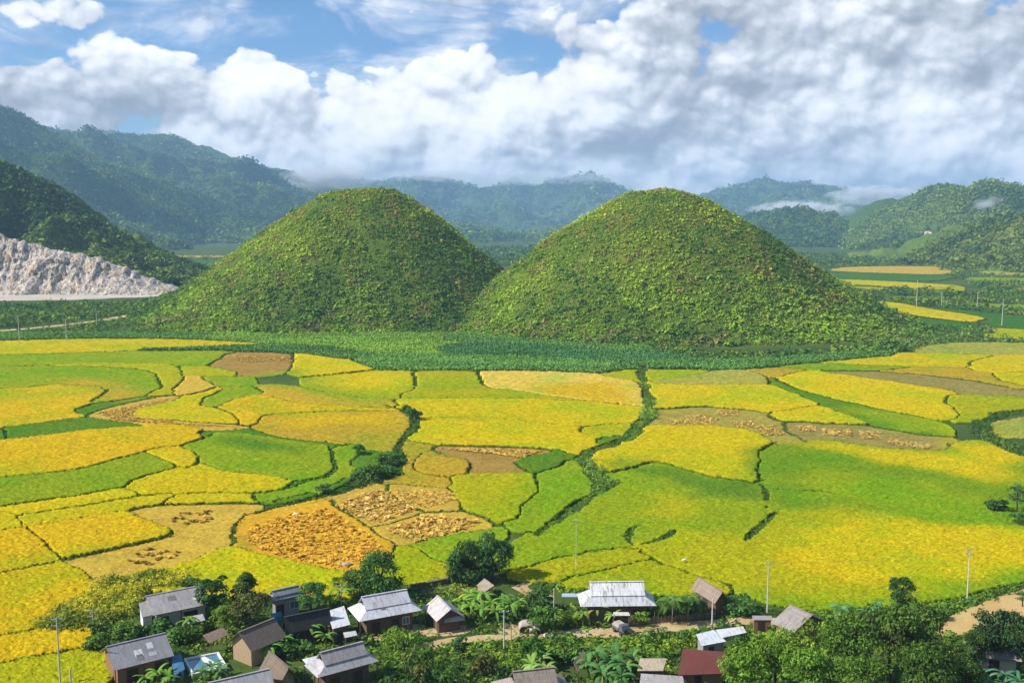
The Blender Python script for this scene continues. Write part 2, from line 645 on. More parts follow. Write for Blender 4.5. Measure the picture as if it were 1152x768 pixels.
fld('Y', [(366, 426), (425, 419), (462, 418), (465, 425), (467, 434), (430, 440), (390, 436)], soft=True)
fld('Y', [(330, 399), (385, 403), (400, 410), (420, 416), (400, 420), (360, 424), (348, 422), (327, 415), (331, 408)], 1.2)
fld('O', [(292, 435), (330, 440), (380, 446), (440, 452), (440, 460), (420, 459), (370, 457), (330, 455), (300, 447), (296, 442)], 0.9)
fld('G', [(245, 459), (262, 452), (285, 447), (298, 446), (330, 454), (380, 458), (446, 462), (446, 466), (380, 464), (320, 466), (290, 470), (285, 479), (272, 478), (266, 472), (258, 465)], 0.9)
fld('O', [(287, 477), (300, 469), (330, 466), (400, 463), (455, 464), (460, 480), (462, 488), (452, 494), (443, 504), (440, 511), (412, 511), (380, 500), (330, 495), (305, 490), (290, 484)], 0.7)
fld('G', [(300, 472), (340, 467), (400, 465), (450, 466), (455, 476), (380, 482), (320, 482)], soft=True)
fld('D', [(222, 488), (240, 487), (275, 483), (300, 492), (330, 496), (380, 502), (440, 512), (440, 516), (400, 522), (385, 545), (320, 563), (290, 562), (330, 545), (360, 538), (250, 530), (215, 505)], 0.5)
fld('G', [(-40, 504), (0, 499), (50, 493), (100, 487), (150, 483), (207, 481), (222, 488), (230, 494), (210, 502), (165, 508), (130, 520), (90, 530), (40, 537), (-40, 541)], 1.3)
fld('L', [(-40, 542), (40, 538), (90, 531), (130, 521), (165, 511), (185, 519), (200, 528), (175, 535), (150, 542), (145, 547), (120, 553), (60, 563), (-40, 576)], 1.1)
fld('L', [(205, 503), (232, 494), (240, 488), (260, 487), (320, 497), (371, 503), (372, 510), (372, 520), (376, 532), (365, 539), (335, 543), (300, 541), (250, 531), (224, 523), (222, 511)], 0.9)
fld('D', [(235, 493), (300, 497), (350, 504), (340, 512), (290, 510), (245, 502)], soft=True)
fld('L', [(374, 504), (400, 500), (403, 512), (392, 522), (400, 530), (375, 548), (320, 562), (286, 564), (287, 557), (330, 550), (345, 543), (372, 538), (380, 530), (375, 518)], 0.5)
fld('Y', [(147, 551), (150, 544), (175, 537), (200, 530), (224, 522), (255, 531), (295, 537), (331, 542), (325, 551), (290, 556), (220, 556), (160, 559)], 0.9)
fld('Y', [(163, 511), (200, 504), (222, 511), (226, 520), (222, 527), (205, 529), (190, 521)], 1.2)
fld('Y', [(-40, 580), (60, 565), (120, 556), (147, 552), (160, 558), (130, 564), (60, 576), (17, 582), (5, 577)], 0.9)
fld('Y', [(20, 583), (60, 577), (130, 566), (165, 560), (206, 557), (180, 565), (120, 576), (30, 594)], 0.75)
fld('Y', [(207, 558), (285, 558), (283, 565), (205, 566), (190, 566)], 0.8)
fld('Y', [(-40, 580), (5, 578), (24, 592), (-40, 605)])
fld('G', [(36, 597), (90, 589), (148, 577), (170, 588), (192, 600), (190, 604), (140, 615), (75, 631)], 0.9)
fld('TY', [(150, 575), (200, 569), (282, 569), (262, 585), (258, 600), (262, 612), (220, 630), (170, 645), (108, 659), (78, 632), (140, 616), (194, 604), (192, 598)], 0.15)
fld('G', [(-40, 610), (27, 597), (65, 632), (0, 648), (-40, 658)], 0.9)
fld('G', [(-40, 660), (66, 634), (108, 660), (90, 676), (60, 694), (40, 705), (0, 714), (-40, 722)], 0.8)
fld('G', [(-40, 732), (20, 718), (60, 711), (84, 714), (90, 722), (60, 732), (0, 743), (-40, 750)], 0.8)
fld('YL', [(-40, 765), (30, 752), (60, 745), (100, 738), (112, 745), (112, 764), (60, 785), (-40, 800)], 0.7)
fld('Y', [(160, 650), (200, 636), (220, 631), (262, 614), (290, 625), (330, 636), (375, 645), (400, 650), (400, 668), (340, 670), (240, 668), (180, 660)], 0.85)
fld('L', [(162, 652), (195, 645), (226, 647), (228, 660), (190, 664)], soft=True)
fld('OG', [(264, 604), (266, 595), (285, 582), (320, 573), (365, 563), (380, 572), (430, 612), (432, 618), (410, 634), (385, 643), (330, 634), (285, 622), (265, 613)], 0.25)
fld('T', [(373, 567), (400, 556), (420, 548), (428, 548), (435, 556), (475, 575), (460, 580), (425, 592), (400, 583)], 0.2)
fld('T', [(438, 551), (450, 547), (500, 552), (517, 557), (516, 565), (505, 575), (480, 575), (455, 566)], 0.35)
fld('T', [(428, 595), (480, 580), (505, 577), (537, 585), (535, 594), (505, 600), (470, 613), (445, 605)], 0.2)
fld('L', [(470, 618), (490, 607), (520, 602), (560, 598), (545, 612), (505, 635), (480, 626)], 0.6)
fld('YL', [(435, 640), (460, 618), (475, 624), (500, 637), (490, 650), (450, 655)], 0.5)
# ---- centre block
fld('O', [(452, 498), (485, 501), (486, 508), (470, 513), (460, 527), (468, 532), (500, 538), (504, 541), (503, 549), (470, 548), (432, 542), (448, 525), (455, 512)], 0.5)
fld('O', [(463, 528), (480, 510), (486, 509), (500, 517), (526, 519), (526, 530), (523, 537), (505, 538), (480, 535)], 1.0)
fld('B', [(487, 502), (545, 504), (625, 507), (580, 520), (592, 533), (565, 534), (528, 536), (527, 520), (500, 514), (487, 510)], 0.12)
fld('YL', [(507, 548), (508, 540), (530, 536), (590, 534), (600, 541), (604, 552), (595, 563), (583, 575), (577, 588), (560, 585), (540, 578), (510, 563)], 0.9)
fld('L', [(605, 537), (630, 527), (642, 521), (655, 530), (668, 540), (668, 550), (652, 560), (637, 570), (622, 585), (607, 598), (580, 590), (585, 577), (600, 563), (608, 552)], 0.8)
fld('D', [(575, 520), (620, 510), (637, 507), (636, 515), (625, 527), (600, 533), (590, 530)], 1.0)
fld('YL', [(468, 419), (537, 419), (547, 438), (700, 454), (718, 457), (640, 452), (520, 449), (445, 448), (470, 437), (466, 427)], 0.9)
fld('LG', [(538, 419), (600, 419), (680, 425), (700, 432), (721, 457), (700, 456), (640, 450), (580, 440), (547, 438)], 1.0)
fld('G', [(590, 437), (640, 433), (696, 430), (721, 457), (700, 456), (640, 450)], soft=True)
fld('Y', [(447, 452), (520, 450), (600, 449), (640, 452), (700, 458), (717, 468), (712, 472), (690, 476), (660, 479), (640, 481), (600, 473), (575, 471), (530, 467), (470, 468), (455, 458)], 0.8)
fld('YL', [(478, 469), (530, 467), (585, 472), (560, 474), (485, 474)], soft=True)
fld('Y', [(475, 480), (485, 474), (560, 474), (640, 481), (670, 492), (668, 500), (650, 505), (640, 512), (630, 506), (560, 502), (505, 502), (490, 501), (468, 498)], 0.9)
fld('YL', [(650, 486), (690, 480), (703, 480), (702, 490), (680, 492), (660, 490)], 0.7)
fld('D', [(667, 497), (700, 492), (712, 481), (724, 479), (722, 490), (700, 499), (684, 505)], 0.5)
# ---- right block
fld('YL', [(686, 421), (720, 416), (770, 416), (785, 418), (770, 423), (735, 428), (700, 427)])
fld('Y', [(727, 433), (770, 435), (862, 434), (900, 446), (922, 455), (905, 460), (870, 465), (840, 461), (790, 457), (735, 461), (728, 450)], 0.9)
fld('TL', [(740, 431), (790, 424), (830, 419), (850, 421), (862, 433), (800, 434)])
fld('O', [(850, 418), (885, 415), (908, 416), (872, 426), (862, 422)])
fld('D', [(868, 429), (880, 426), (900, 440), (940, 451), (1000, 463), (1050, 480), (1062, 491), (1000, 483), (975, 477), (925, 457), (900, 446)], 0.6)
fld('L', [(940, 455), (1000, 463), (1050, 480), (1062, 491), (1000, 483), (965, 472)], soft=True)
fld('Y', [(862, 467), (925, 457), (976, 478), (955, 478), (905, 475), (872, 473)], 0.9)
fld('Y', [(871, 427), (905, 418), (960, 422), (1030, 432), (1080, 443), (1062, 448), (1063, 455), (1078, 468), (1064, 472), (1000, 463), (940, 450), (900, 440)], 0.9)
fld('YL', [(1000, 463), (1062, 471), (1092, 476), (1122, 490), (1131, 501), (1128, 504), (1070, 494), (1040, 478)], soft=True)
fld('TO', [(735, 463), (790, 458), (860, 465), (875, 475), (880, 485), (905, 497), (895, 504), (870, 497), (830, 490), (780, 482), (725, 480), (732, 472)], 0.15)
fld('BO', [(884, 478), (900, 475), (960, 479), (1000, 485), (1068, 497), (1062, 508), (1000, 505), (920, 495), (900, 496)], 0.12)
fld('Y', [(735, 481), (800, 481), (845, 485), (868, 498), (850, 510), (855, 520), (850, 535), (858, 545), (840, 546), (800, 538), (770, 528), (740, 521), (700, 528), (685, 532), (669, 525), (668, 518), (690, 512), (712, 509), (718, 500), (715, 492)], 1.2)
fld('L', [(715, 515), (770, 528), (740, 521), (700, 530), (685, 532), (690, 520)], soft=True)
fld('YL', [(1114, 520), (1192, 517), (1192, 528), (1140, 531), (1126, 537)], 0.7)
fld('L', [(694, 534), (740, 521), (800, 538), (858, 546), (853, 535), (856, 520), (853, 512), (870, 502), (900, 500), (920, 496), (1000, 506), (1063, 510), (1072, 499), (1120, 503), (1192, 513), (1192, 640), (1152, 646), (1090, 660), (1060, 668), (1000, 676), (930, 682), (880, 676), (830, 658), (785, 649), (750, 636), (735, 625), (725, 616), (700, 616), (640, 625), (580, 642), (568, 632), (600, 612), (640, 590), (672, 560)], 0.6)
fld('D', [(698, 528), (740, 521), (800, 538), (858, 548), (860, 567), (820, 561), (780, 552), (745, 538)], soft=True)
fld('DL', [(870, 502), (900, 500), (940, 512), (1000, 523), (1060, 533), (1120, 545), (1192, 560), (1192, 600), (1090, 588), (1000, 582), (930, 578), (870, 575), (860, 555), (858, 545), (852, 535), (855, 520), (853, 512)], soft=True)
fld('L', [(880, 540), (950, 530), (1040, 545), (1110, 560), (1152, 575), (1090, 586), (1000, 580), (930, 565)], soft=True)
fld('Y', [(900, 500), (920, 496), (1000, 506), (1063, 510), (1072, 499), (1120, 503), (1192, 513), (1192, 518), (1118, 520), (1113, 525), (1122, 538), (1100, 538), (1050, 530), (1000, 523), (940, 512)], soft=True)
fld('YL', [(725, 615), (764, 598), (770, 589), (840, 608), (874, 580), (930, 579), (1010, 583), (1090, 589), (1192, 597), (1192, 640), (1152, 646), (1090, 660), (1060, 668), (1000, 676), (930, 682), (880, 676), (830, 658), (785, 649), (750, 636), (735, 625)], soft=True)
fld('Y', [(900, 600), (1000, 588), (1090, 593), (1192, 600), (1192, 640), (1090, 652), (960, 655), (880, 640)], soft=True)
fld('YL', [(720, 560), (745, 557), (790, 568), (775, 585), (745, 592), (715, 580)], soft=True)
fld('L', [(706, 600), (716, 594), (762, 597), (725, 613), (713, 612)], soft=True)
fld('YL', [(580, 644), (640, 627), (710, 615), (732, 630), (690, 640), (640, 650), (610, 652)], 0.5)
fld('YL', [(640, 653), (690, 642), (735, 631), (750, 638), (780, 650), (820, 658), (800, 668), (745, 664), (680, 656), (645, 658)], 0.4)
fld('TL', [(1045, 393), (1090, 387), (1192, 389), (1192, 400), (1100, 398), (1048, 396)], 0.3)
fld('Y', [(920, 408), (970, 404), (1040, 399), (1112, 401), (1090, 408), (1085, 413), (1000, 413), (935, 411)])
fld('Y', [(1092, 409), (1110, 402), (1192, 402), (1192, 415), (1130, 418), (1100, 418)])
fld('L', [(880, 413), (920, 409), (1020, 413), (1020, 416), (1000, 418), (900, 416)])
fld('O', [(985, 418), (1025, 414), (1085, 415), (1105, 424), (1152, 438), (1140, 440), (1110, 430), (1030, 421)])
fld('BO', [(920, 418), (985, 418), (1030, 421), (1110, 431), (1152, 440), (1192, 444), (1192, 450), (1100, 447), (1050, 437), (980, 427)], 0.15)
fld('YL', [(1064, 448), (1085, 445), (1192, 450), (1192, 458), (1115, 463), (1100, 470), (1092, 475), (1078, 468), (1066, 455)], 1.0)
fld('TL', [(1118, 480), (1192, 470), (1192, 490), (1140, 490)], 0.4)
fld('Y', [(1112, 424), (1192, 420), (1192, 441)], 0.9)
# ---- far fields up the valley
fld('T', [(925, 304), (960, 300), (1010, 299.5), (1060, 300), (1090, 305), (1060, 309), (990, 307)])
fld('DD', [(915, 307), (1000, 309), (1085, 311), (1050, 317), (960, 315), (925, 312)])
fld('Y', [(925, 314), (1000, 316.5), (1090, 322), (1050, 326), (1000, 322), (940, 319)])
fld('YL', [(1040, 326), (1085, 322), (1088, 328), (1060, 329)])
fld('Y', [(955, 338), (1010, 341), (1040, 347), (1112, 358), (1095, 363), (1040, 356), (990, 350), (960, 346)])
fld('DD', [(1040, 345), (1192, 360), (1192, 376), (1112, 366), (1112, 357)])
fld('DD', [(990, 352), (1040, 358), (1095, 365), (1110, 372), (1060, 370), (1010, 362)])
fld('YL', [(1112, 369), (1192, 374), (1192, 382), (1125, 378)])
fld('YL', [(1070, 333), (1120, 336), (1120, 339), (1075, 337)])
fld('DD', [(195, 293), (265, 293), (262, 299), (205, 299)])
fld('T', [(190, 287), (270, 287), (268, 290), (195, 290)])
fld('YL', [(1040, 323), (1068, 323.5), (1068, 327), (1042, 326)])
fld('T', [(1140, 324), (1192, 326), (1192, 330), (1142, 328)])
fld('TL', [(1128, 350), (1192, 352), (1192, 355), (1130, 353)])
fld('TL', [(900, 301), (930, 303), (925, 306), (895, 304)])
fld('L', [(1000, 333), (1060, 335), (1060, 338), (1010, 337)])
fld('YL', [(925, 321), (1000, 324), (1000, 328), (935, 326)])
fld('L', [(1085, 312), (1192, 314), (1192, 318), (1090, 317)])
fld('TL', [(1100, 305), (1192, 307), (1192, 310.5), (1100, 309)])
fld('L', [(1080, 341), (1192, 345), (1192, 349), (1090, 346)])
# ---- maize plots at the foot of the hills
CORN = [((0.085, 0.180, 0.030), [(-40, 379), (60, 376), (150, 376), (300, 381), (300, 386), (240, 383), (150, 381), (60, 382), (-40, 385)]),
        ((0.075, 0.160, 0.030), [(150, 395), (240, 393), (300, 388), (340, 391), (400, 398), (420, 400), (395, 407), (330, 397), (250, 395)]),
        ((0.105, 0.210, 0.040), [(395, 408), (420, 401), (480, 401), (590, 404), (690, 409), (690, 419), (600, 418), (470, 418), (430, 417)]),
        ((0.055, 0.135, 0.040), [(490, 391), (560, 388), (640, 393), (720, 399), (770, 405), (700, 408), (600, 403), (500, 400)]),
        ((0.160, 0.260, 0.030), [(380, 392), (440, 386), (520, 386), (490, 391), (500, 400), (420, 399)]),
        ((0.080, 0.170, 0.034), [(690, 413), (770, 407), (840, 409), (920, 404), (980, 399), (1000, 401), (930, 407), (870, 413), (790, 416), (700, 416)]),
        ((0.140, 0.240, 0.030), [(225, 379), (330, 376), (430, 376), (500, 378), (500, 385), (440, 385), (380, 391), (300, 387), (240, 384)]),
        ((0.090, 0.185, 0.036), [(500, 378), (580, 379), (650, 385), (720, 394), (715, 398), (640, 392), (560, 387), (500, 386)])]

FAN = 0.0020
U0, NU = -0.76, int(1.52 / FAN)
Y0 = 128.0
NV = int(math.log(1900 / Y0) / FAN)
uu = U0 + FAN * np.arange(NU + 1)
yy = Y0 * np.exp(FAN * np.arange(NV + 1))
cu = (uu[:-1] + uu[1:]) / 2
cy = (yy[:-1] + yy[1:]) / 2
CU, CY = np.meshgrid(cu, cy)
CX = CU * CY
# wobble the trace a little so no edge is ruler straight
WX = CX + 0.55 * vnoise(CX / 9, CY / 9, 3) + 0.25 * vnoise(CX / 2, CY / 2, 4)
WY = CY + 0.7 * vnoise(CX / 9, CY / 9, 5) + 0.3 * vnoise(CX / 2, CY / 2, 6)
LABEL = np.zeros(CX.shape, np.int32)


def px_poly(pts, it=1):
    P = pts
    for _ in range(it):
        Q = []
        for i in range(len(P)):
            p, q = np.array(P[i], float), np.array(P[(i + 1) % len(P)], float)
            Q += [tuple(p * .82 + q * .18), tuple(p * .18 + q * .82)]
        P = Q
    return np.array([tuple(at(*p)[:2]) for p in P])


def inside(P, wx=WX, wy=WY, pad=4):
    j0 = max(0, np.searchsorted(cy, P[:, 1].min() - pad)); j1 = min(len(cy), np.searchsorted(cy, P[:, 1].max() + pad))
    if j1 <= j0: return None, None
    return slice(j0, j1), in_poly(wx[j0:j1], wy[j0:j1], P)


NF = len(FIELDS)
RATIO = np.ones(LABEL.shape + (3,), np.float32)
for i, (code, pts, h, soft, lab) in enumerate(FIELDS):
    if soft: continue
    sl, sub = inside(px_poly(pts))
    if sl is not None: LABEL[sl][sub] = i + 1
for i, (c, pts) in enumerate(CORN):
    sl, sub = inside(px_poly(pts))
    LABEL[sl][sub] = NF + 1 + i

# streams and hedged banks stay free of crops: pixel course and half width in metres
STREAMS = [([(722, 414), (723, 425), (727, 440), (731, 456), (729, 470), (716, 484), (694, 498), (668, 508), (655, 518), (668, 532), (682, 546), (668, 559), (645, 574), (625, 590), (606, 604)], [1.6, 1.5, 1.7, 2.1, 2.4, 1.8, 1.5, 1.7, 2.3, 2.7, 2.4, 1.6, 1.3, 1.3, 1.0]),
           ([(436, 458), (452, 462), (466, 470), (469, 482), (455, 494), (445, 506), (448, 520), (430, 533), (408, 543), (380, 554), (345, 563), (310, 571), (285, 579)], [.8, 1.2, 1.6, 1.6, 1.4, 1.4, 2.6, 4.6, 4.2, 2.2, 1.2, .9, .8]),
           ([(1170, 462), (1130, 466), (1104, 476), (1100, 486), (1118, 497), (1150, 510), (1180, 520)], [2, 2.2, 2.6, 3, 2.5, 2.5, 3])]
BANKS = [([(838, 609), (850, 600), (858, 592), (872, 577)], [.5, .9, .9, .6]), ([(716, 594), (707, 599), (706, 605), (713, 613)], [.5, .7, .7, .4]),
         ([(726, 613), (742, 608), (752, 603), (763, 597)], [.5, .8, .8, .5]), ([(713, 613), (722, 622), (736, 631), (752, 638)], [.4, .4, .5, .4]),
         ([(858, 546), (862, 555), (862, 565)], [.4, .7, .5]), ([(862, 551), (900, 553), (925, 553), (944, 557)], [.25, .25, .5, .6]),
         ([(640, 627), (690, 620), (713, 613)], [.25, .25, .3]), ([(860, 573), (864, 570)], [.4, .4])]


def course(pts, wid, step=1.0):
    P = [at(*p) for p in pts]
    out = []
    for i in range(len(P) - 1):
        n = max(1, int((P[i + 1] - P[i]).length / step))
        for k in range(n):
            t = k / n
            q = P[i].lerp(P[i + 1], t)
            out.append((q.x, q.y, wid[i] * (1 - t) + wid[i + 1] * t))
    return np.array(out)


BLOCK = np.zeros(LABEL.shape, bool)
STREAM_PTS = [course(p, w) for p, w in STREAMS]
for C in STREAM_PTS:
    for x, y, w in C:
        j0, j1 = np.searchsorted(cy, y - w), np.searchsorted(cy, y + w) + 1
        sl = slice(max(0, j0), j1)
        w = w * (1 + 0.45 * float(vnoise(np.array([x / 9]), np.array([y / 9]), 55)[0]))
        BLOCK[sl] |= (WX[sl] - x) ** 2 + (WY[sl] - y) ** 2 < w * w
for C in [course(p, w, .4) for p, w in BANKS]:
    for x, y, w in C:
        j0, j1 = np.searchsorted(cy, y - w), np.searchsorted(cy, y + w) + 1
        sl = slice(max(0, j0), j1)
        BLOCK[sl] |= (WX[sl] - x) ** 2 + (WY[sl] - y) ** 2 < w * w
LABEL[BLOCK] = 0


# grow every plot a few cells so neighbours meet
def grow(n, ok):
    for it in range(n):
        for dj, di in ((0, 1), (0, -1), (1, 0), (-1, 0)):
            sh = np.zeros_like(LABEL)
            sh[max(0, dj):LABEL.shape[0] + min(0, dj), max(0, di):LABEL.shape[1] + min(0, di)] = \
                LABEL[max(0, -dj):LABEL.shape[0] + min(0, -dj), max(0, -di):LABEL.shape[1] + min(0, -di)]
            m_ = (LABEL == 0) & (sh > 0) & ok
            LABEL[m_] = sh[m_]


tri_edge = np.searchsorted(cy, at(576, 655)[1])
okm = ~BLOCK & (CY < 560)
grow(7, okm)
heights = np.zeros(NF + len(CORN) + 1)
for i, (code, pts, h, soft, lab) in enumerate(FIELDS):
    if h is None: h = 0.3 if code in LOW else 0.5 + 0.4 * random.random()
    heights[i + 1] = h if h < .4 else h * .75


def blur(a, r):
    for ax in (0, 1):
        k = np.ones(2 * r + 1) / (2 * r + 1)
        c = np.cumsum(np.concatenate([np.repeat(np.take(a, [0], ax), r + 1, ax), a, np.repeat(np.take(a, [-1], ax), r, ax)], ax), ax)
        n = a.shape[ax]
        a = (np.take(c, range(2 * r + 1, 2 * r + 1 + n), ax) - np.take(c, range(0, n), ax)) / (2 * r + 1)
    return a


palarr = np.ones((NF + len(CORN) + 1, 3))
for i, f_ in enumerate(FIELDS): palarr[i + 1] = PAL[f_[0]]
SX = CX + 5 * vnoise(CX / 9, CY / 9, 31) + 3 * vnoise(CX / 3, CY / 3, 33)
SY = CY + 5 * vnoise(CX / 9, CY / 9, 35) + 3 * vnoise(CX / 3, CY / 3, 37)
for i, (code, pts, h, soft, lab) in enumerate(FIELDS):
    if not soft: continue
    sl, sub = inside(px_poly(pts), SX, SY, 12)
    m_ = np.zeros(LABEL.shape, np.float32); m_[sl][sub] = 1
    j0, j1 = max(0, sl.start - 30), min(LABEL.shape[0], sl.stop + 30)
    mm = blur(blur(m_[j0:j1], 5), 4)[..., None]
    lb = LABEL[j0:j1]
    r_ = np.clip(np.array(PAL[code]) / palarr[lb], 0.2, 3.0)
    r_[(lb == 0) | (lb > NF)] = 1
    RATIO[j0:j1] += mm * (r_ - RATIO[j0:j1])

edge = np.zeros(LABEL.shape, bool)
for dj, di in ((0, 1), (1, 0)):
    a = LABEL[:LABEL.shape[0] - dj, :LABEL.shape[1] - di]
    b = LABEL[dj:, di:]
    df = (a != b) & (a > 0) & (b > 0)
    # one cell of bund between two plots, two where the steps are irregular
    wide = vnoise(CX[dj:, di:] / 15, CY[dj:, di:] / 15, 41) > -0.15
    edge[:LABEL.shape[0] - dj, :LABEL.shape[1] - di] |= df & wide
    edge[dj:, di:] |= df
KEEP = np.where(edge, 0, LABEL)

UV_, YV_ = np.meshgrid(uu, yy)
XV_ = UV_ * YV_
JX = RNG.uniform(-.35, .35, XV_.shape) * FAN * YV_
JY = RNG.uniform(-.35, .35, XV_.shape) * FAN * YV_


def patch_mesh(val, h, rough, name, tall=False):
    js, is_ = np.nonzero(KEEP == val)
    if len(js) < 6: return None
    nv1 = NU + 1
    corners = np.stack([js * nv1 + is_, js * nv1 + is_ + 1, (js + 1) * nv1 + is_ + 1, (js + 1) * nv1 + is_], 1)
    used, inv = np.unique(corners.ravel(), return_inverse=True)
    Fq = inv.reshape(-1, 4)
    X = (XV_ + JX).ravel()[used]; Y = (YV_ + JY).ravel()[used]
    n = len(used)
    z = h + rough * (RNG.normal(0, 0.5, n) + 0.4 * vnoise(X / 1.3, Y / 1.3, 11) + 0.5 * vnoise(X / 6, Y / 6, 12))
    top = np.stack([X, Y, z], 1)
    # outline: edges used by one quad only
    e = np.concatenate([Fq[:, [0, 1]], Fq[:, [1, 2]], Fq[:, [2, 3]], Fq[:, [3, 0]]])
    key = np.sort(e, 1)
    _, first, cnt = np.unique(key[:, 0].astype(np.int64) * n + key[:, 1], return_index=True, return_counts=True)
    be = e[first[cnt == 1]]
    bv, binv = np.unique(be.ravel(), return_inverse=True)
    binv = binv.reshape(-1, 2)
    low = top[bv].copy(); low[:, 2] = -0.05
    wall = np.stack([be[:, 1], be[:, 0], n + binv[:, 0], n + binv[:, 1]], 1)
    V = np.concatenate([top, low])
    vj, vi = np.clip(used // nv1, 0, NV - 1), np.clip(used % nv1, 0, NU - 1)
    tint = np.ones((len(V), 3)); tint[:n] = RATIO[vj, vi]
    tint[:n] *= np.clip(1 + 0.16 * RNG.normal(0, 1, n)[:, None], .6, 1.5)
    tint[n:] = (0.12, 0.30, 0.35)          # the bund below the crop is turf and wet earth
    return np_mesh(name, V, np.concatenate([Fq, wall]), tint)


for i, (code, pts, h, soft, lab) in enumerate(FIELDS):
    if soft: continue
    hh = heights[i + 1]
    far = False
    ck = code[0] if code[0] in 'B' else code
    lowf = code in LOW
    me = patch_mesh(i + 1, hh, 0.06 if lowf else 0.19, 'rice_field')
    if me is None:
        print('empty field', i, code); continue
    o = link('stubble_field' if lowf else 'rice_field', me, mat=M_STUBF if lowf else M_RICE)
    c = PAL[code]
    j = 1 + 0.08 * (random.random() - .5)
    o.color = (c[0] * j, c[1] * j, c[2], 1)
    tag(o, kind='structure')

# ================================================================== foliage generators
def leaf_quads(C, N, size, tint, rng, flat=0.5, aspect=0.6, droop=0.0):
    """one bent quad per centre C, facing roughly N (n,3); size (n,), tint (n,3)"""
    n = len(C)
    d = rng.normal(0, 1, (n, 3)) * flat + N
    d /= np.linalg.norm(d, axis=1)[:, None] + 1e-9
    r = rng.normal(0, 1, (n, 3))
    a = np.cross(d, r); a /= np.linalg.norm(a, axis=1)[:, None] + 1e-9
    b = np.cross(d, a)
    s = np.asarray(size)[:, None] * 0.5
    V = np.empty((n, 4, 3))
    V[:, 0] = C - a * s
    V[:, 1] = C - b * s * aspect + d * s * 0.15
    V[:, 2] = C + a * s
    V[:, 3] = C + b * s * aspect + d * s * 0.15
    if droop: V[:, 2, 2] -= s[:, 0] * droop
    F = np.arange(n * 4).reshape(n, 4)
    return V.reshape(-1, 3), F, np.repeat(tint, 4, axis=0)


def shrub_cover(P, R, H, tint, nleaf, leaf, rng, flat=0.55):
    """many low shrubs: P (n,3) bases, R radii, H heights, tint (n,3), nleaf faces each -> arrays"""
    n = len(P)
    th = rng.uniform(0, 2 * math.pi, (n, nleaf))
    u = rng.uniform(0.0, 1, (n, nleaf)) ** 0.6
    el = np.arcsin(np.clip(u, 0, 1))
    rad = rng.uniform(0.7, 1.08, (n, nleaf))
    lob = 1 + 0.28 * np.sin(th * 3 + rng.uniform(0, 6, (n, 1))) * np.cos(el)
    dx = np.cos(th) * np.cos(el); dy = np.sin(th) * np.cos(el); dz = np.sin(el)
    C = np.stack([P[:, 0, None] + dx * R[:, None] * rad * lob, P[:, 1, None] + dy * R[:, None] * rad * lob,
                  P[:, 2, None] + dz * H[:, None] * rad], -1).reshape(-1, 3)
    N = np.stack([dx, dy, dz + 0.35], -1).reshape(-1, 3)
    sz = np.repeat(R, nleaf) * leaf * rng.uniform(0.7, 1.3, n * nleaf)
    t = np.repeat(tint, nleaf, axis=0) * rng.uniform(0.83, 1.17, (n * nleaf, 1))
    return leaf_quads(C, N, sz, t, rng, flat=flat, aspect=0.75)


def join(parts):
    V, F, T, b = [], [], [], 0
    for v, f, t in parts:
        V.append(v); F.append(f + b); T.append(t); b += len(v)
    return np.concatenate(V), np.concatenate(F), np.concatenate(T)


# ================================================================== the two round hills
M_HILL = hill_material('hill_turf', (0.085, 0.135, 0.012), (0.13, 0.165, 0.014), (0.06, 0.105, 0.012), (0.24, 0.17, 0.07))  # turf colour darkened to paint in the shade between the shrubs


def hill_profile(r, tab):
    a = np.array(tab)
    return np.interp(r, a[:, 0], a[:, 1])


HT = [(0, 1.0), (9, .996), (18, .975), (30, .915), (44, .81), (62, .665), (84, .462), (105, .275), (122, .13), (136, .04), (150, -.01), (175, -0.05), (200, -0.09)]
HILLS = []


def make_hill(pkx, pky, Y, sx, label, seed, m0=1.0, m1=0.0):
    c = at_dist(pkx, pky, Y)
    hgt = c.z
    def zf(x, y):
        dx, dy = (x - c.x), (y - c.y)
        th = np.arctan2(dy, dx)
        r = np.sqrt(dx * dx + dy * dy) * (m0 + m1 * np.cos(th) + 0.03 * np.sin(th * 2 + seed) + 0.02 * np.sin(th * 5 + seed * 2)) / sx
        z = hill_profile(r, HT) * hgt
        return z + fbm(x / 26, y / 26, 4, 50 + seed) * 3.0 * np.clip(z / 25, 0.15, 1)
    n = 190
    g = np.linspace(-215, 215, n)
    X, Yg = np.meshgrid(g + c.x, g + c.y)
    Z = zf(X, Yg)
    V = np.stack([X.ravel(), Yg.ravel(), Z.ravel()], 1)
    ix = np.arange(n * n).reshape(n, n)
    F = np.stack([ix[:-1, :-1].ravel(), ix[:-1, 1:].ravel(), ix[1:, 1:].ravel(), ix[1:, :-1].ravel()], 1)
    keep = (Z.ravel()[F] > -3).all(1)
    o = link('hill', np_mesh('hill', V, F[keep], smooth=True), mat=M_HILL)
    tag(o, label, 'hill', 'twin hills', 'structure')
    HILLS.append((c, zf, sx))
    return c, zf


hA, zA = make_hill(415, 211, 715, 1.11, 'left of the two round green hills, slightly farther away', 1, 1.03, .085)
hB, zB = make_hill(741, 216, 655, 1.11, 'right of the two round green hills, its foot running out to the right', 4, 1.03, -.05)


def hills_z(x, y):
    return np.maximum(zA(x, y), zB(x, y))


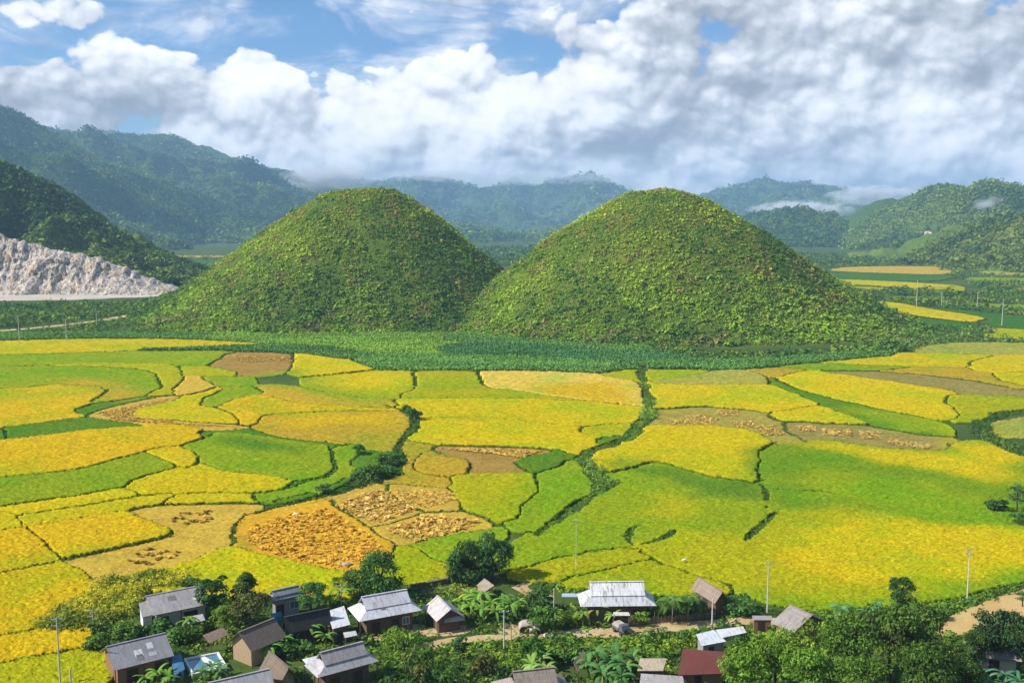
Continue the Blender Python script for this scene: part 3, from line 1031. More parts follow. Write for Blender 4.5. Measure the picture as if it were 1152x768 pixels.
def scrub_tints(x, y, rng, dark=0.5):
    """patchy mix of deep green, yellow green and olive"""
    k = 1.5 * fbm(x / 42, y / 42, 3, 71) + 0.5 * fbm(x / 9, y / 9, 2, 77)
    n = len(x)
    a = np.array([0.044, 0.092, 0.010]); b = np.array([0.180, 0.235, 0.012]); c = np.array([0.150, 0.125, 0.030])
    w = np.clip(0.5 + k * 0.9 + rng.normal(0, .2, n), 0, 1)[:, None]
    t = a * (1 - w) + b * w
    ol = (rng.random(n) < 0.08 + .5 * (fbm(x / 16, y / 16, 3, 83) > .3))[:, None]
    return np.where(ol, c, t) * rng.uniform(0.75, 1.2, (n, 1))


def hill_scrub(zf, c, other, n, name, label):
    rng = np.random.default_rng(int(abs(c.x)))
    r = 185 * np.sqrt(rng.random(n)); th = rng.uniform(0, 2 * math.pi, n)
    x, y = c.x + r * np.cos(th), c.y + r * np.sin(th)
    z = zf(x, y)
    # the far side is left thinner; bare earth shows through in places
    ok = (z > 0.3) & (z >= other(x, y) - 0.5) & ((y < c.y + 50) | (rng.random(n) < 0.35))
    ok &= fbm(x / 22, y / 22, 4, 91) < 0.6
    x, y, z = x[ok], y[ok], z[ok]
    n = len(x)
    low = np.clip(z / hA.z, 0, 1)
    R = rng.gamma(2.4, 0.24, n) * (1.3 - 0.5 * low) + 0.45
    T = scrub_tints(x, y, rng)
    T *= (1.12 + 0.40 * low)[:, None]  # top-lit gradient put into the tint: brighter towards the summit
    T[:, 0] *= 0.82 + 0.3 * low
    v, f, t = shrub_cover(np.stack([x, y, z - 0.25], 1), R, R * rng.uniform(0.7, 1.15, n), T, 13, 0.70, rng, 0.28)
    # coarse yellow green grass between the shrubs
    g_ = 16000
    r = 190 * np.sqrt(rng.random(g_)); th = rng.uniform(0, 2 * math.pi, g_)
    x2, y2 = c.x + r * np.cos(th), c.y + r * np.sin(th); z2 = zf(x2, y2)
    k = (z2 > 0.3) & (z2 >= other(x2, y2) - .5) & (y2 < c.y + 40)
    x2, y2, z2 = x2[k], y2[k], z2[k]
    T2 = np.array([[.155, .225, .012]]) * (1 + .35 * fbm(x2 / 12, y2 / 12, 3, 97)[:, None]) * rng.uniform(.7, 1.3, (len(x2), 1))
    T2[:, 0] *= rng.uniform(.8, 1.25, len(x2))
    R2 = rng.uniform(.35, .8, len(x2))
    v, f, t = join([(v, f, t), shrub_cover(np.stack([x2, y2, z2], 1), R2, R2 * .9, T2, 6, .95, rng)])
    o = link(name, np_mesh(name, v, f, t), mat=M_FOREST)
    o.color = (1, 1, 1, 1)
    tag(o, label, 'shrubs', None, 'stuff')


hill_scrub(zA, hA, zB, 54000, 'hillside_shrubs', 'low green shrubs covering the left round hill')
hill_scrub(zB, hB, zA, 54000, 'hillside_shrubs', 'low green shrubs covering the right round hill')

# ================================================================== mountains round the valley
M_MTN = hill_material('mountain_forest_floor', (0.05, 0.10, 0.018), (0.085, 0.14, 0.02), (0.045, 0.09, 0.018), (0.14, 0.13, 0.05), 0.25)
M_MTN2 = hill_material('near_mountain_floor', (0.08, 0.14, 0.016), (0.16, 0.21, 0.02), (0.08, 0.14, 0.016), (0.18, 0.15, 0.06), 0.4)


def ridge(name, label, crest, Yc, front, back, seed, rough, base=0.0, spur=0.35, nx=260, ny=120, mat=None, power=1.25, bumpy=1.0, yskew=0.0):
    """crest: pixel points of the skyline, standing at distance Yc; slopes run 'front' metres towards the valley and 'back' metres away"""
    P = [at_dist(px, py, Yc) for px, py in crest]
    X0, X1 = P[0].x, P[-1].x
    xs_ = np.array([p.x for p in P]); zs_ = np.array([p.z for p in P])
    x = np.linspace(X0, X1, nx)
    v = np.concatenate([-np.linspace(1, 0, int(ny * .72))[:-1] ** 1.0, np.linspace(0, 1, int(ny * .28) + 1)])
    Xg, Vg = np.meshgrid(x, v)
    Yg = Yc + np.where(Vg < 0, Vg * front, Vg * back) + yskew * (Xg - X0)
    crest_z = np.interp(Xg, xs_, zs_)
    # smooth the polyline a little
    crest_z = crest_z + fbm(Xg[:1] / (front * .12), Xg[:1] * 0, 4, seed + 5, .5, ridged=True) * rough * .45
    k = np.ones(5) / 5
    cz = np.convolve(np.pad(crest_z[0], 2, mode='edge'), k, 'valid')
    crest_z = np.repeat(cz[None], len(v), 0)
    w = front * 0.35
    rg = fbm(Xg / w, Yg / w, 5, seed, 0.5, ridged=True)
    t = np.clip(1 - np.abs(Vg), 0, 1)
    t2 = np.clip(t + spur * 1.35 * rg * np.sin(np.pi * np.clip(np.abs(Vg), 0, 1)) * 0.8, 0, 1)
    prof = t2 ** power
    Z = base + (crest_z - base) * prof
    amp = rough * np.clip(np.abs(Vg) * 3, 0.12, 1) * np.clip(t * 3, 0, 1)
    Z = Z + fbm(Xg / (w * .35), Yg / (w * .35), 5, seed + 9) * amp * 2.2
    Z = np.where(t <= 0, -8, Z)
    V = np.stack([Xg.ravel(), Yg.ravel(), Z.ravel()], 1)
    a, b = Xg.shape
    ix = np.arange(a * b).reshape(a, b)
    F = np.stack([ix[:-1, :-1].ravel(), ix[:-1, 1:].ravel(), ix[1:, 1:].ravel(), ix[1:, :-1].ravel()], 1)
    o = link(name, np_mesh(name, V, F, smooth=True), mat=mat or M_MTN)
    tag(o, label, 'mountain', None, 'structure')
    return Xg, Yg, Z


def forest_on(grid, n, R0, nleaf, leaf, seed, label, t_dark=(0.032, 0.075, 0.012), t_light=(0.120, 0.170, 0.018), light_bias=0.0, patch=160.0, front_only=True, zmin=1.0):
    """tree crowns seen from afar as one wood"""
    Xg, Yg, Z = grid
    rng = np.random.default_rng(seed)
    a, b = Xg.shape
    # sample proportionally to cell area on the slope towards the valley
    i = rng.uniform(0, (a - 1) * (0.78 if front_only else 1.0), n); j = rng.uniform(0, b - 1, n)
    i0, j0 = i.astype(int), j.astype(int); fi, fj = i - i0, j - j0

    def bil(A):
        return (A[i0, j0] * (1 - fi) * (1 - fj) + A[i0 + 1, j0] * fi * (1 - fj) + A[i0, j0 + 1] * (1 - fi) * fj + A[i0 + 1, j0 + 1] * fi * fj)
    x, y, z = bil(Xg), bil(Yg), bil(Z)
    k = fbm(x / patch, y / patch, 4, seed + 3) * 1.5 + light_bias
    ok = (z > zmin) & ((k < 0.34) | (rng.random(n) < 0.4))
    # only what a viewer in the valley in front could look at
    ok &= np.abs(x) < y * 0.62 + 60
    x, y, z, k = x[ok], y[ok], z[ok], k[ok]
    m_ = len(x)
    R = R0 * rng.gamma(5, 0.2, m_).clip(.35, 2.2)
    w = np.clip(0.40 + 1.0 * k + rng.normal(0, .25, m_), 0, 1)[:, None]
    T = (np.array(t_dark) * (1 - w) + np.array(t_light) * w) * rng.uniform(.7, 1.25, (m_, 1))
    v, f, t = shrub_cover(np.stack([x, y, z - R * .15], 1), R, R * rng.uniform(0.8, 1.3, m_), T, nleaf, leaf, rng)
    o = link('forest', np_mesh('forest', v, f, t), mat=M_FOREST)
    o.color = (1, 1, 1, 1)
    tag(o, label, 'forest', None, 'stuff')


g1 = ridge('mountain', 'dark green slope falling from the left edge to the quarry', [(-420, 110), (-260, 110), (-120, 130), (-40, 166), (0, 185), (30, 198), (60, 215), (90, 235), (130, 262), (160, 280), (190, 293), (212, 303), (232, 312)], 1060, 175, 260, 21, 5.0, spur=.25, mat=M_MTN2, power=1.0)
forest_on(g1, 26000, 3.4, 11, 0.6, 101, 'dark scrub and trees on the slope above the white quarry', (0.030, 0.070, 0.011), (0.115, 0.165, 0.015), patch=70, light_bias=.05)
g2 = ridge('mountain', 'broad wooded mountain spur on the left with a bright clearing', [(-700, 130), (-420, 104), (-200, 98), (-60, 112), (0, 121), (30, 132), (60, 150), (90, 168), (120, 182), (150, 192), (180, 204), (215, 222), (245, 240), (275, 260), (300, 275), (330, 287)], 3400, 1450, 900, 23, 26, spur=.42, power=1.1)
forest_on(g2, 100000, 7.2, 6, 0.65, 102, 'woods over the broad mountain spur on the left', light_bias=0.05)
g3 = ridge('mountain', 'blue green wooded mountain behind the left spur, its end lost in cloud', [(-300, 120), (-60, 135), (30, 146), (62, 151), (78, 150), (110, 158), (132, 161), (160, 158), (176, 155), (200, 157), (222, 166), (245, 178), (262, 181), (290, 188), (330, 197), (360, 210), (400, 222), (440, 240), (480, 262)], 5000, 2100, 1000, 25, 38, spur=.42, power=1.1)
forest_on(g3, 80000, 10, 6, 0.65, 103, 'woods on the blue green mountain behind the left spur')
g4 = ridge('mountain', 'pale blue mountain range filling the gap between the two round hills', [(300, 240), (370, 217), (410, 207), (440, 204), (470, 198), (500, 201), (518, 211), (545, 215), (565, 210), (580, 201), (600, 213), (636, 209), (658, 197), (680, 208), (704, 217), (740, 226), (800, 244)], 8000, 2600, 1500, 27, 60, spur=.4, power=1.1)
forest_on(g4, 26000, 17, 5, 0.7, 104, 'woods on the pale blue range between the hills')
g4b = ridge('mountain', 'low wooded foothill in the gap between the two round hills', [(440, 285), (480, 262), (500, 250), (540, 257), (575, 268), (610, 264), (640, 257), (665, 250), (700, 246), (760, 262), (800, 280)], 4300, 1300, 800, 29, 28, spur=.45, power=1.1)
forest_on(g4b, 26000, 9, 6, 0.65, 105, 'woods on the low foothill between the hills', light_bias=.1)
g5 = ridge('mountain', 'blue flat crested mountain behind the right round hill', [(700, 262), (760, 235), (790, 222), (815, 213), (835, 206), (862, 201), (885, 210), (902, 213), (915, 206), (927, 210), (942, 222), (960, 220), (985, 229), (1010, 236), (1060, 246), (1120, 258)], 7200, 2200, 1200, 31, 55, spur=.42, power=1.1)
forest_on(g5, 26000, 14, 5, 0.7, 106, 'woods on the blue flat crested mountain')
g5b = ridge('mountain', 'far blue ridge at the right edge', [(960, 262), (1020, 246), (1060, 238), (1100, 226), (1130, 224), (1152, 222), (1220, 218), (1320, 226), (1420, 250)], 6500, 1800, 1200, 33, 50, spur=.4)
g6 = ridge('mountain', 'rounded wooded knoll right of the right hill', [(810, 282), (835, 252), (858, 240), (884, 236), (910, 243), (935, 256), (958, 267), (985, 280), (1010, 291)], 3300, 800, 600, 35, 18, spur=.38, power=0.95)
forest_on(g6, 22000, 6.5, 7, 0.65, 107, 'woods on the rounded knoll')
g6b = ridge('mountain', 'narrow wooded spur between the knoll and the dark peak', [(925, 284), (948, 262), (980, 243), (1004, 229), (1014, 225), (1030, 230), (1060, 244), (1100, 262)], 4400, 1100, 800, 37, 26, spur=.4)
forest_on(g6b, 34000, 8, 6, 0.65, 108, 'woods on the narrow spur by the dark peak')
g7 = ridge('mountain', 'dark green peak with a white rock scar on the right', [(880, 297), (915, 288), (945, 276), (970, 262), (1000, 241), (1022, 226), (1040, 214), (1056, 208), (1076, 210), (1094, 219), (1106, 218), (1118, 226), (1135, 240), (1180, 250), (1240, 266)], 2500, 1000, 600, 39, 18, spur=.40, power=1.0)
forest_on(g7, 70000, 5.2, 7, 0.62, 109, 'woods on the dark green peak with the rock scar')
g8 = ridge('mountain', 'yellow green wooded slope rising to the right edge', [(985, 302), (1020, 292), (1050, 280), (1075, 268), (1095, 258), (1115, 250), (1135, 243), (1160, 240), (1230, 222), (1330, 205), (1460, 200)], 1560, 330, 300, 41, 9, spur=.34, power=1.0, mat=M_MTN2)
forest_on(g8, 26000, 4.6, 9, 0.6, 110, 'trees and scrub on the yellow green slope at the right edge', (0.036, 0.072, 0.010), (0.120, 0.150, 0.015), light_bias=.08, patch=90)

# ------------------------------------------------------------------ white quarry face at the foot of the left slope
def quarry():
    top = [(-220, 236), (-120, 246), (-40, 258), (0, 264), (14, 266), (28, 272), (44, 276), (58, 277), (74, 281), (92, 284), (104, 290), (122, 292), (134, 298), (150, 304), (165, 312), (180, 316), (196, 321), (212, 325), (222, 328)]
    Yb, n, m = 872.0, 560, 130
    P = [at_dist(px, py, 905) for px, py in top]
    xs_ = [p.x for p in P]; zs_ = [p.z for p in P]
    x = np.linspace(xs_[0], xs_[-1], n); tt = np.linspace(0, 1, m)
    X, T = np.meshgrid(x, tt)
    H = np.interp(X, xs_, zs_) + 2.2 * vnoise(X / 11, X * 0, 3) + 1.2 * vnoise(X / 4, X * 0, 13)
    H = np.maximum(H, 1.0)
    # benches, gullies and blocks
    gul = fbm(X / 13, T * 1.0, 4, 61, .55, ridged=True)
    blk = fbm(X / 7, T * 2.6 + X / 40, 5, 63, .55)
    diag = fbm((X + T * 30) / 9, (T * 30 - X * .35) / 14, 4, 69, .55, ridged=True)
    talus = np.clip(fbm(X / 24, T * 0.6, 3, 65) * 1.6 + 0.3, 0, 1)
    rise = T ** (0.72 + 0.5 * talus)
    Z = H * rise - 0.4
    Y = Yb + 30 * (0.35 * rise + 0.65 * T ** 1.5) + (gul * 5.0 + blk * 3.4 + diag * 5.5 + fbm(X / 2.6, T * 9, 4, 67) * 1.3) * np.sin(np.pi * np.clip(T * .92 + .05, 0, 1)) * (1 - .75 * talus * (1 - T)) - 9 * talus * (1 - T) ** 2
    Z = Z + blk * 1.2 * np.sin(np.pi * T)
    V = np.stack([X.ravel(), Y.ravel(), Z.ravel()], 1)
    ix = np.arange(n * m).reshape(m, n)
    F = np.stack([ix[:-1, :-1].ravel(), ix[:-1, 1:].ravel(), ix[1:, 1:].ravel(), ix[1:, :-1].ravel()], 1)
    m_, nt, b = new_mat('quarried_limestone', 0.9, 0.15)
    p = geo_pos(nt)
    a = noise(nt, p, 0.06, 5, 0.6, 0.8)
    st = noise(nt, p, 0.25, 5, 0.65, 1.0)
    fi = noise(nt, p, 1.2, 4, 0.7)
    c = mixc(nt, a.step(0.40, 0.62), (0.74, 0.63, 0.50), (0.55, 0.48, 0.41))
    c = mixc(nt, st.step(0.50, 0.60) * 0.8, c, (0.20, 0.17, 0.14))
    c = mixc(nt, noise(nt, p, 0.09, 3, 0.6).step(0.54, 0.64) * 0.8, c, (0.52, 0.36, 0.22))
    sq = nt.nodes.new('ShaderNodeMapping'); nt.links.new(p, sq.inputs[0]); sq.inputs['Scale'].default_value = (1.0, 0.6, 0.22); sq.inputs['Rotation'].default_value = (0, 0.35, 0)
    c = mixc(nt, noise(nt, sq.outputs[0], 0.42, 5, 0.7, 0.6).step(0.51, 0.60) * 0.85, c, (0.12, 0.105, 0.10))
    c = mixc(nt, noise(nt, p, 0.16, 4, 0.65).step(0.62, 0.68) * 0.7, c, (0.12, 0.15, 0.04))
    c = scale_col(nt, c, fi * 0.7 + 0.62)
    nt.links.new(c, b.inputs['Base Color'])
    bump(nt, b, st + fi * 0.4, 0.7, 2.0)
    o = link('quarry_face', np_mesh('quarry_face', V, F), mat=m_)
    tag(o, 'white and grey quarry face cut into the foot of the left slope', 'quarry', None, 'structure')
    return m_


M_ROCK = quarry()
# pale quarry floor along the foot of the face
def strip(name, mat, pts, wid, z=0.06, label=None, cat=None, sub=3.0, kind='structure', jag=0.25):
    C = course(pts, wid, sub)
    P = [Vector((c[0], c[1], 0)) for c in C]
    V, F = [], []
    for i, p in enumerate(P):
        d = (P[min(i + 1, len(P) - 1)] - P[max(i - 1, 0)]).normalized()
        nrm = Vector((-d.y, d.x, 0))
        w = C[i][2]
        k1 = 1 + jag * random.uniform(-1, 1); k2 = 1 + jag * random.uniform(-1, 1)
        for s in (-w * k1, -w * .5, 0, w * .5, w * k2):
            q = p + nrm * s
            V.append((q.x, q.y, z))
    for i in range(len(P) - 1):
        for k in range(4):
            F.append((i * 5 + k, (i + 1) * 5 + k, (i + 1) * 5 + k + 1, i * 5 + k + 1))
    V = np.array(V); F = np.array(F)
    o = link(name, np_mesh(name, V, F[:, ::-1]), mat=mat)
    tag(o, label, cat, None, kind)
    return o


M_PALE = soil_material('quarry_floor_dust', (0.58, 0.51, 0.42), (0.48, 0.43, 0.34), (0.34, 0.34, 0.24), 0.15)
strip('quarry_floor', M_PALE, [(-220, 335), (-60, 335), (30, 334.5), (90, 334), (150, 332.5), (196, 331), (222, 330)], [38, 38, 36, 32, 24, 16, 8], 0.10, sub=8, jag=.12)
strip('dirt_track', M_TRACK, [(-80, 374), (0, 372), (30, 370), (70, 366), (110, 361), (150, 354), (180, 346), (200, 337)], [4.5, 4.5, 4, 4, 4, 4, 4, 4], 0.12)
TRACKC = course([(-80, 374), (0, 372), (30, 370), (70, 366), (110, 361), (150, 354), (180, 346), (200, 337)], [4.5] * 8, 3.0)
rp = at(1010, 371)
strip('dirt_track', M_BARE, [(985, 360), (1000, 367), (1016, 375), (1030, 382)], [1.2, 2.0, 2.2, 1.4], 0.14)

# small white scar on the dark peak
mb = MB()
c0 = at_dist(1049, 271, 1960)
rr = random.Random(5)
for k in range(26):
    t = k / 25
    w = 13 * (1 - t * .8)
    mb.box((c0.x + rr.uniform(-w, w) * .6, c0.y + 4 + rr.uniform(-4, 5) + t * 14, c0.z - 12 + t * 26), (rr.uniform(4, 10), 14, rr.uniform(5, 12)), rr.uniform(-.5, .5), rr.uniform(-.3, .3))
tag(mb.build('rock_outcrop', M_ROCK), 'small white rock scar on the dark green peak', 'rock', None, 'structure')

# ================================================================== scrub on the valley floor
def scrub_area(name, label, polys, n, Rm, seed, dark=(0.030, 0.075, 0.014), light=(0.095, 0.150, 0.016), nleaf=14, leaf=0.5, hz=1.0, avoid=True, zf=None, thin=0.45, tall=0.0):
    rng = np.random.default_rng(seed)
    PX = []
    for poly in polys:
        P = np.array([tuple(at(*p)[:2]) for p in poly])
        lo, hi = P.min(0), P.max(0)
        x = rng.uniform(lo[0], hi[0], n); y = rng.uniform(lo[1], hi[1], n)
        ok = in_poly(x, y, P)
        PX.append(np.stack([x[ok], y[ok]], 1))
    Q = np.concatenate(PX)
    x, y = Q[:, 0], Q[:, 1]
    if avoid:
        j = np.clip(np.searchsorted(yy, y) - 1, 0, NV - 1); i = np.clip(((x / y - U0) / FAN).astype(int), 0, NU - 1)
        ok = LABEL[j, i] == 0
        x, y = x[ok], y[ok]
    k = fbm(x / 22, y / 22, 4, seed)
    ok = k < thin
    for q in TRACKC[::2]: ok &= ((x - q[0]) ** 2 + ((y - q[1]) * .35) ** 2 > 36)
    x, y, k = x[ok], y[ok], k[ok]
    m_ = len(x)
    z = zf(x, y) if zf else np.zeros(m_)
    z = np.maximum(z, 0)
    R = Rm * rng.gamma(4, .25, m_).clip(.3, 2.5)
    w = np.clip(0.4 + k * 0.9 + rng.normal(0, .25, m_), 0, 1)[:, None]
    T = (np.array(dark) * (1 - w) + np.array(light) * w) * rng.uniform(.75, 1.2, (m_, 1))
    v, f, t = shrub_cover(np.stack([x, y, z - .1], 1), R, R * hz * rng.uniform(.7, 1.3, m_), T, nleaf, leaf, rng)
    o = link(name, np_mesh(name, v, f, t), mat=M_FOREST)
    o.color = (1, 1, 1, 1)
    tag(o, label, 'shrubs', None, 'stuff')


scrub_area('scrubland', 'green scrub below the quarry on the left', [[(-60, 345), (120, 342), (195, 337), (230, 345), (150, 357), (60, 369), (-60, 373)]], 5200, 2.1, 201, (.036, .09, .014), (.125, .185, .018), nleaf=14, zf=hills_z)
scrub_area('scrubland', 'bright green scrub between the dirt track and the yellow strip', [[(-60, 376), (60, 369), (150, 358), (215, 348), (300, 372), (330, 389), (250, 386), (100, 378)]], 4200, 1.5, 202, (0.045, 0.105, 0.014), (0.115, 0.185, 0.016), zf=hills_z)
scrub_area('scrubland', 'shrubs along the foot of the twin hills above the maize', [[(230, 378), (340, 376), (480, 379), (600, 383), (700, 390), (800, 401), (930, 398), (1010, 385), (1030, 392), (990, 402), (900, 408), (800, 414), (700, 412), (560, 398), (380, 392), (250, 392)]], 17000, 1.7, 203, (0.045, 0.105, 0.018), (0.150, 0.215, 0.020), zf=hills_z, thin=.65)
scrub_area('scrubland', 'scrub running from the right hill out across the valley', [[(935, 330), (965, 338), (1000, 352), (1050, 364), (1120, 372), (1192, 380), (1192, 388), (1090, 386), (1040, 394), (1000, 398), (960, 395)]], 8000, 1.7, 204, (0.050, 0.110, 0.020), (0.150, 0.205, 0.026), zf=hills_z, thin=.5)
scrub_area('scrubland', 'belts of dark trees between the far valley fields', [[(930, 322), (1030, 326), (1110, 332), (1192, 338), (1192, 358), (1110, 352), (1040, 345), (960, 336)], [(900, 298), (1192, 300), (1192, 316), (1090, 318), (1060, 308), (930, 304)], [(1090, 318), (1192, 320), (1192, 336), (1120, 330)]], 4200, 2.3, 205, (0.035, 0.085, 0.018), (0.125, 0.180, 0.022), nleaf=12)
scrub_area('scrubland', 'trees and scrub on the flat valley floor left of the hills', [[(150, 284), (330, 284), (300, 320), (215, 330), (225, 312)], [(820, 287), (1030, 287), (1010, 299), (900, 301)]], 6000, 3.4, 206, (0.030, 0.078, 0.016), (0.110, 0.165, 0.020), nleaf=10, thin=.2)
scrub_area('scrubland', 'scrub on the valley floor in the gap between the hills', [[(520, 300), (640, 300), (640, 280), (520, 280)]], 3000, 5, 207, nleaf=10)

# ------------------------------------------------------------------ maize: tall rows of strap leaves
def maize(i, c):
    js, is_ = np.nonzero(KEEP == NF + 1 + i)
    rng = np.random.default_rng(300 + i)
    x0 = (U0 + FAN * (is_ + rng.random(len(is_)))) * yy[js]; y0 = yy[js] + FAN * yy[js] * rng.random(len(js))
    sel = rng.random(len(js)) < 0.9
    x, y = x0[sel], y0[sel]
    ang = 0.12
    row = (y * math.cos(ang) - x * math.sin(ang))
    snap = np.round(row / 1.6) * 1.6 - row
    y = y + snap * math.cos(ang) * .8; x = x - snap * math.sin(ang) * .8
    n = len(x)
    hgt = 1.5 + 0.5 * fbm(x / 25, y / 25, 3, 12) + rng.normal(0, .18, n)
    nl = 7
    th = rng.uniform(0, 6.28, (n, nl)); hh = rng.uniform(.25, 1.0, (n, nl))
    C = np.stack([x[:, None] + np.cos(th) * .35, y[:, None] + np.sin(th) * .35, hgt[:, None] * hh], -1).reshape(-1, 3)
    N = np.stack([np.cos(th) * .6, np.sin(th) * .6, np.full(th.shape, .8)], -1).reshape(-1, 3)
    k = fbm(x / 30, y / 8, 3, 300 + i)
    T = np.array(c)[None] * (1 + .35 * k + rng.normal(0, .12, n))[:, None]
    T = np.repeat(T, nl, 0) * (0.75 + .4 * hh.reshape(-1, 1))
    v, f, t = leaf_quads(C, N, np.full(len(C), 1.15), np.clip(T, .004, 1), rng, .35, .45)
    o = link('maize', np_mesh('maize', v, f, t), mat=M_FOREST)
    o.color = (1, 1, 1, 1)
    tag(o, None, None, None, 'stuff')


for i, (c, pts) in enumerate(CORN): maize(i, c)

# ------------------------------------------------------------------ turf on the bunds between the plots
def bund_grass():
    rng = np.random.default_rng(400)
    near = (KEEP == 0) & (CY < 545) & (edge | BLOCK)
    js, is_ = np.nonzero(near)
    sel = rng.random(len(js)) < 0.40
    js, is_ = js[sel], is_[sel]
    n = len(js)
    x = (U0 + FAN * (is_ + rng.random(n))) * yy[js]; y = yy[js] * (1 + FAN * rng.random(n))
    k = fbm(x / 20, y / 20, 3, 401)
    ok = k < 0.30
    x, y, k = x[ok], y[ok], k[ok]
    n = len(x)
    R = rng.uniform(.25, .6, n)
    w = np.clip(.45 + k + rng.normal(0, .2, n), 0, 1)[:, None]
    T = np.array((0.030, 0.078, 0.010)) * (1 - w) + np.array((0.10, 0.155, 0.014)) * w
    v, f, t = shrub_cover(np.stack([x, y, np.full(n, .05)], 1), R, R * 1.1, T, 6, 0.9, rng)
    o = link('bund_grass', np_mesh('bund_grass', v, f, t), mat=M_FOREST)
    o.color = (1, 1, 1, 1)
    tag(o, 'green turf on the low banks between the rice plots', 'grass', None, 'stuff')


bund_grass()


def bank_shrubs(C, label, seed, dens, rmax, dark, light):
    rng = np.random.default_rng(seed)
    i = rng.integers(0, len(C), int(len(C) * dens))
    th = rng.uniform(0, 6.28, len(i)); q = np.sqrt(rng.random(len(i)))
    x = C[i, 0] + np.cos(th) * C[i, 2] * q; y = C[i, 1] + np.sin(th) * C[i, 2] * q
    k = fbm(C[i, 0] / 14, C[i, 1] / 14, 3, seed)
    n = len(i)
    R = np.clip(C[i, 2] * .42 * rng.uniform(.25, 1.2, n) * (1 + 1.6 * k), .25, rmax)
    w = np.clip(.4 + k + rng.normal(0, .3, n), 0, 1)[:, None]
    T = np.array(dark) * (1 - w) + np.array(light) * w
    v, f, t = shrub_cover(np.stack([x, y, np.zeros(n)], 1), R, R * rng.uniform(.7, 1.4, n), T, 34, 0.36, rng)
    o = link('streamside_shrubs', np_mesh('streamside_shrubs', v, f, t), mat=M_LEAF)
    o.color = (1, 1, 1, 1)
    tag(o, label, 'shrubs', None, 'stuff')


bank_shrubs(STREAM_PTS[0], 'shrubs and weeds along the stream that runs down the middle of the fields', 501, 4, 1.5, (0.060, 0.130, 0.020), (0.170, 0.260, 0.030))
bank_shrubs(STREAM_PTS[1], 'dark hedge of shrubs winding between the golden fields left of centre', 502, 7, 2.2, (0.022, 0.062, 0.012), (0.085, 0.150, 0.016))
bank_shrubs(STREAM_PTS[2], 'shrubs along the bend of the stream at the right edge', 503, 7, 2.0, (0.030, 0.075, 0.018), (0.085, 0.14, 0.02))

# ------------------------------------------------------------------ haze
def haze_box():
    mb = MB()
    x, y0, y1, z0, z1 = 9000.0, -300.0, 9900.0, -9.0, 520.0
    mb.box((0, (y0 + y1) / 2, (z0 + z1) / 2), (2 * x, y1 - y0, z1 - z0))
    m = bpy.data.materials.new('haze_air')
    m.use_nodes = True
    nt = m.node_tree
    nt.nodes.clear()
    out = nt.nodes.new('ShaderNodeOutputMaterial')
    v = nt.nodes.new('ShaderNodeVolumePrincipled')
    v.inputs['Color'].default_value = (0.40, 0.66, 1.0, 1)
    v.inputs['Density'].default_value = HAZE
    v.inputs['Anisotropy'].default_value = 0.0
    nt.links.new(v.outputs[0], out.inputs['Volume'])
    o = mb.build('haze', m)
    tag(o, 'pale blue haze filling the valley air', 'haze', None, 'stuff')


HAZE = 0.000115
haze_box()


# ------------------------------------------------------------------ shreds of mist hanging on the far ridges
def mist(px, py, Y, wx, hz, dens, seed, label):
    c = at_dist(px, py, Y)
    k = Y / FPX
    mb = MB()
    n, mrings = 20, 10
    V, F = [], []
    for i in range(mrings + 1):
        ph = math.pi * i / mrings
        for j in range(n):
            t = 2 * math.pi * j / n
            V.append((math.sin(ph) * math.cos(t), math.sin(ph) * math.sin(t), math.cos(ph)))
    for i in range(mrings):
        for j in range(n): F.append((i * n + j, (i + 1) * n + j, (i + 1) * n + (j + 1) % n, i * n + (j + 1) % n))
    mb.add(V, F)
    m = bpy.data.materials.new('mist_%d' % seed); m.use_nodes = True
    nt = m.node_tree; nt.nodes.clear()
    out = nt.nodes.new('ShaderNodeOutputMaterial')
    v = nt.nodes.new('ShaderNodeVolumePrincipled')
    p = obj_pos(nt)
    ln = nt.nodes.new('ShaderNodeVectorMath'); ln.operation = 'LENGTH'; nt.links.new(p, ln.inputs[0])
    r = S(nt, ln.outputs['Value'])
    mp = nt.nodes.new('ShaderNodeMapping'); nt.links.new(p, mp.inputs[0])
    mp.inputs['Location'].default_value = (seed * 3.1, seed * 1.7, 0)
    mp.inputs['Scale'].default_value = (wx / hz * .5, 1, 1)
    f = noise(nt, mp.outputs[0], 2.2, 5, 0.62, 0.5)
    d = ((f - 0.36) * 2.4 + (0.62 - r)).clamp() * (dens / (wx * k))
    nt.links.new(d.s, v.inputs['Density'])
    v.inputs['Color'].default_value = (0.97, 0.98, 1.0, 1)
    v.inputs['Emission Strength'].default_value = 0.0
    nt.links.new(v.outputs[0], out.inputs['Volume'])
    o = mb.build('mist', m)
    o.location = c; o.scale = (wx * k, wx * k * .35, hz * k)
    tag(o, label, 'mist', None, 'stuff')


mist(600, 201, 7000, 120, 9, 5, 1, 'low mist along the pale blue range between the hills')
mist(900, 236, 3900, 62, 11, 12, 2, 'shred of mist in front of the blue flat crested mountain')
mist(985, 222, 5600, 60, 14, 16, 3, 'mist on the right end of the blue flat crested mountain')
mist(1117, 238, 2150, 30, 18, 5, 4, 'small plume of mist behind the slope at the right edge')
mist(372, 200, 4600, 60, 17, 9, 5, 'mist where the left mountain ends')
mist(480, 198, 7000, 80, 8, 4, 6, 'low mist above the shoulder of the left round hill')

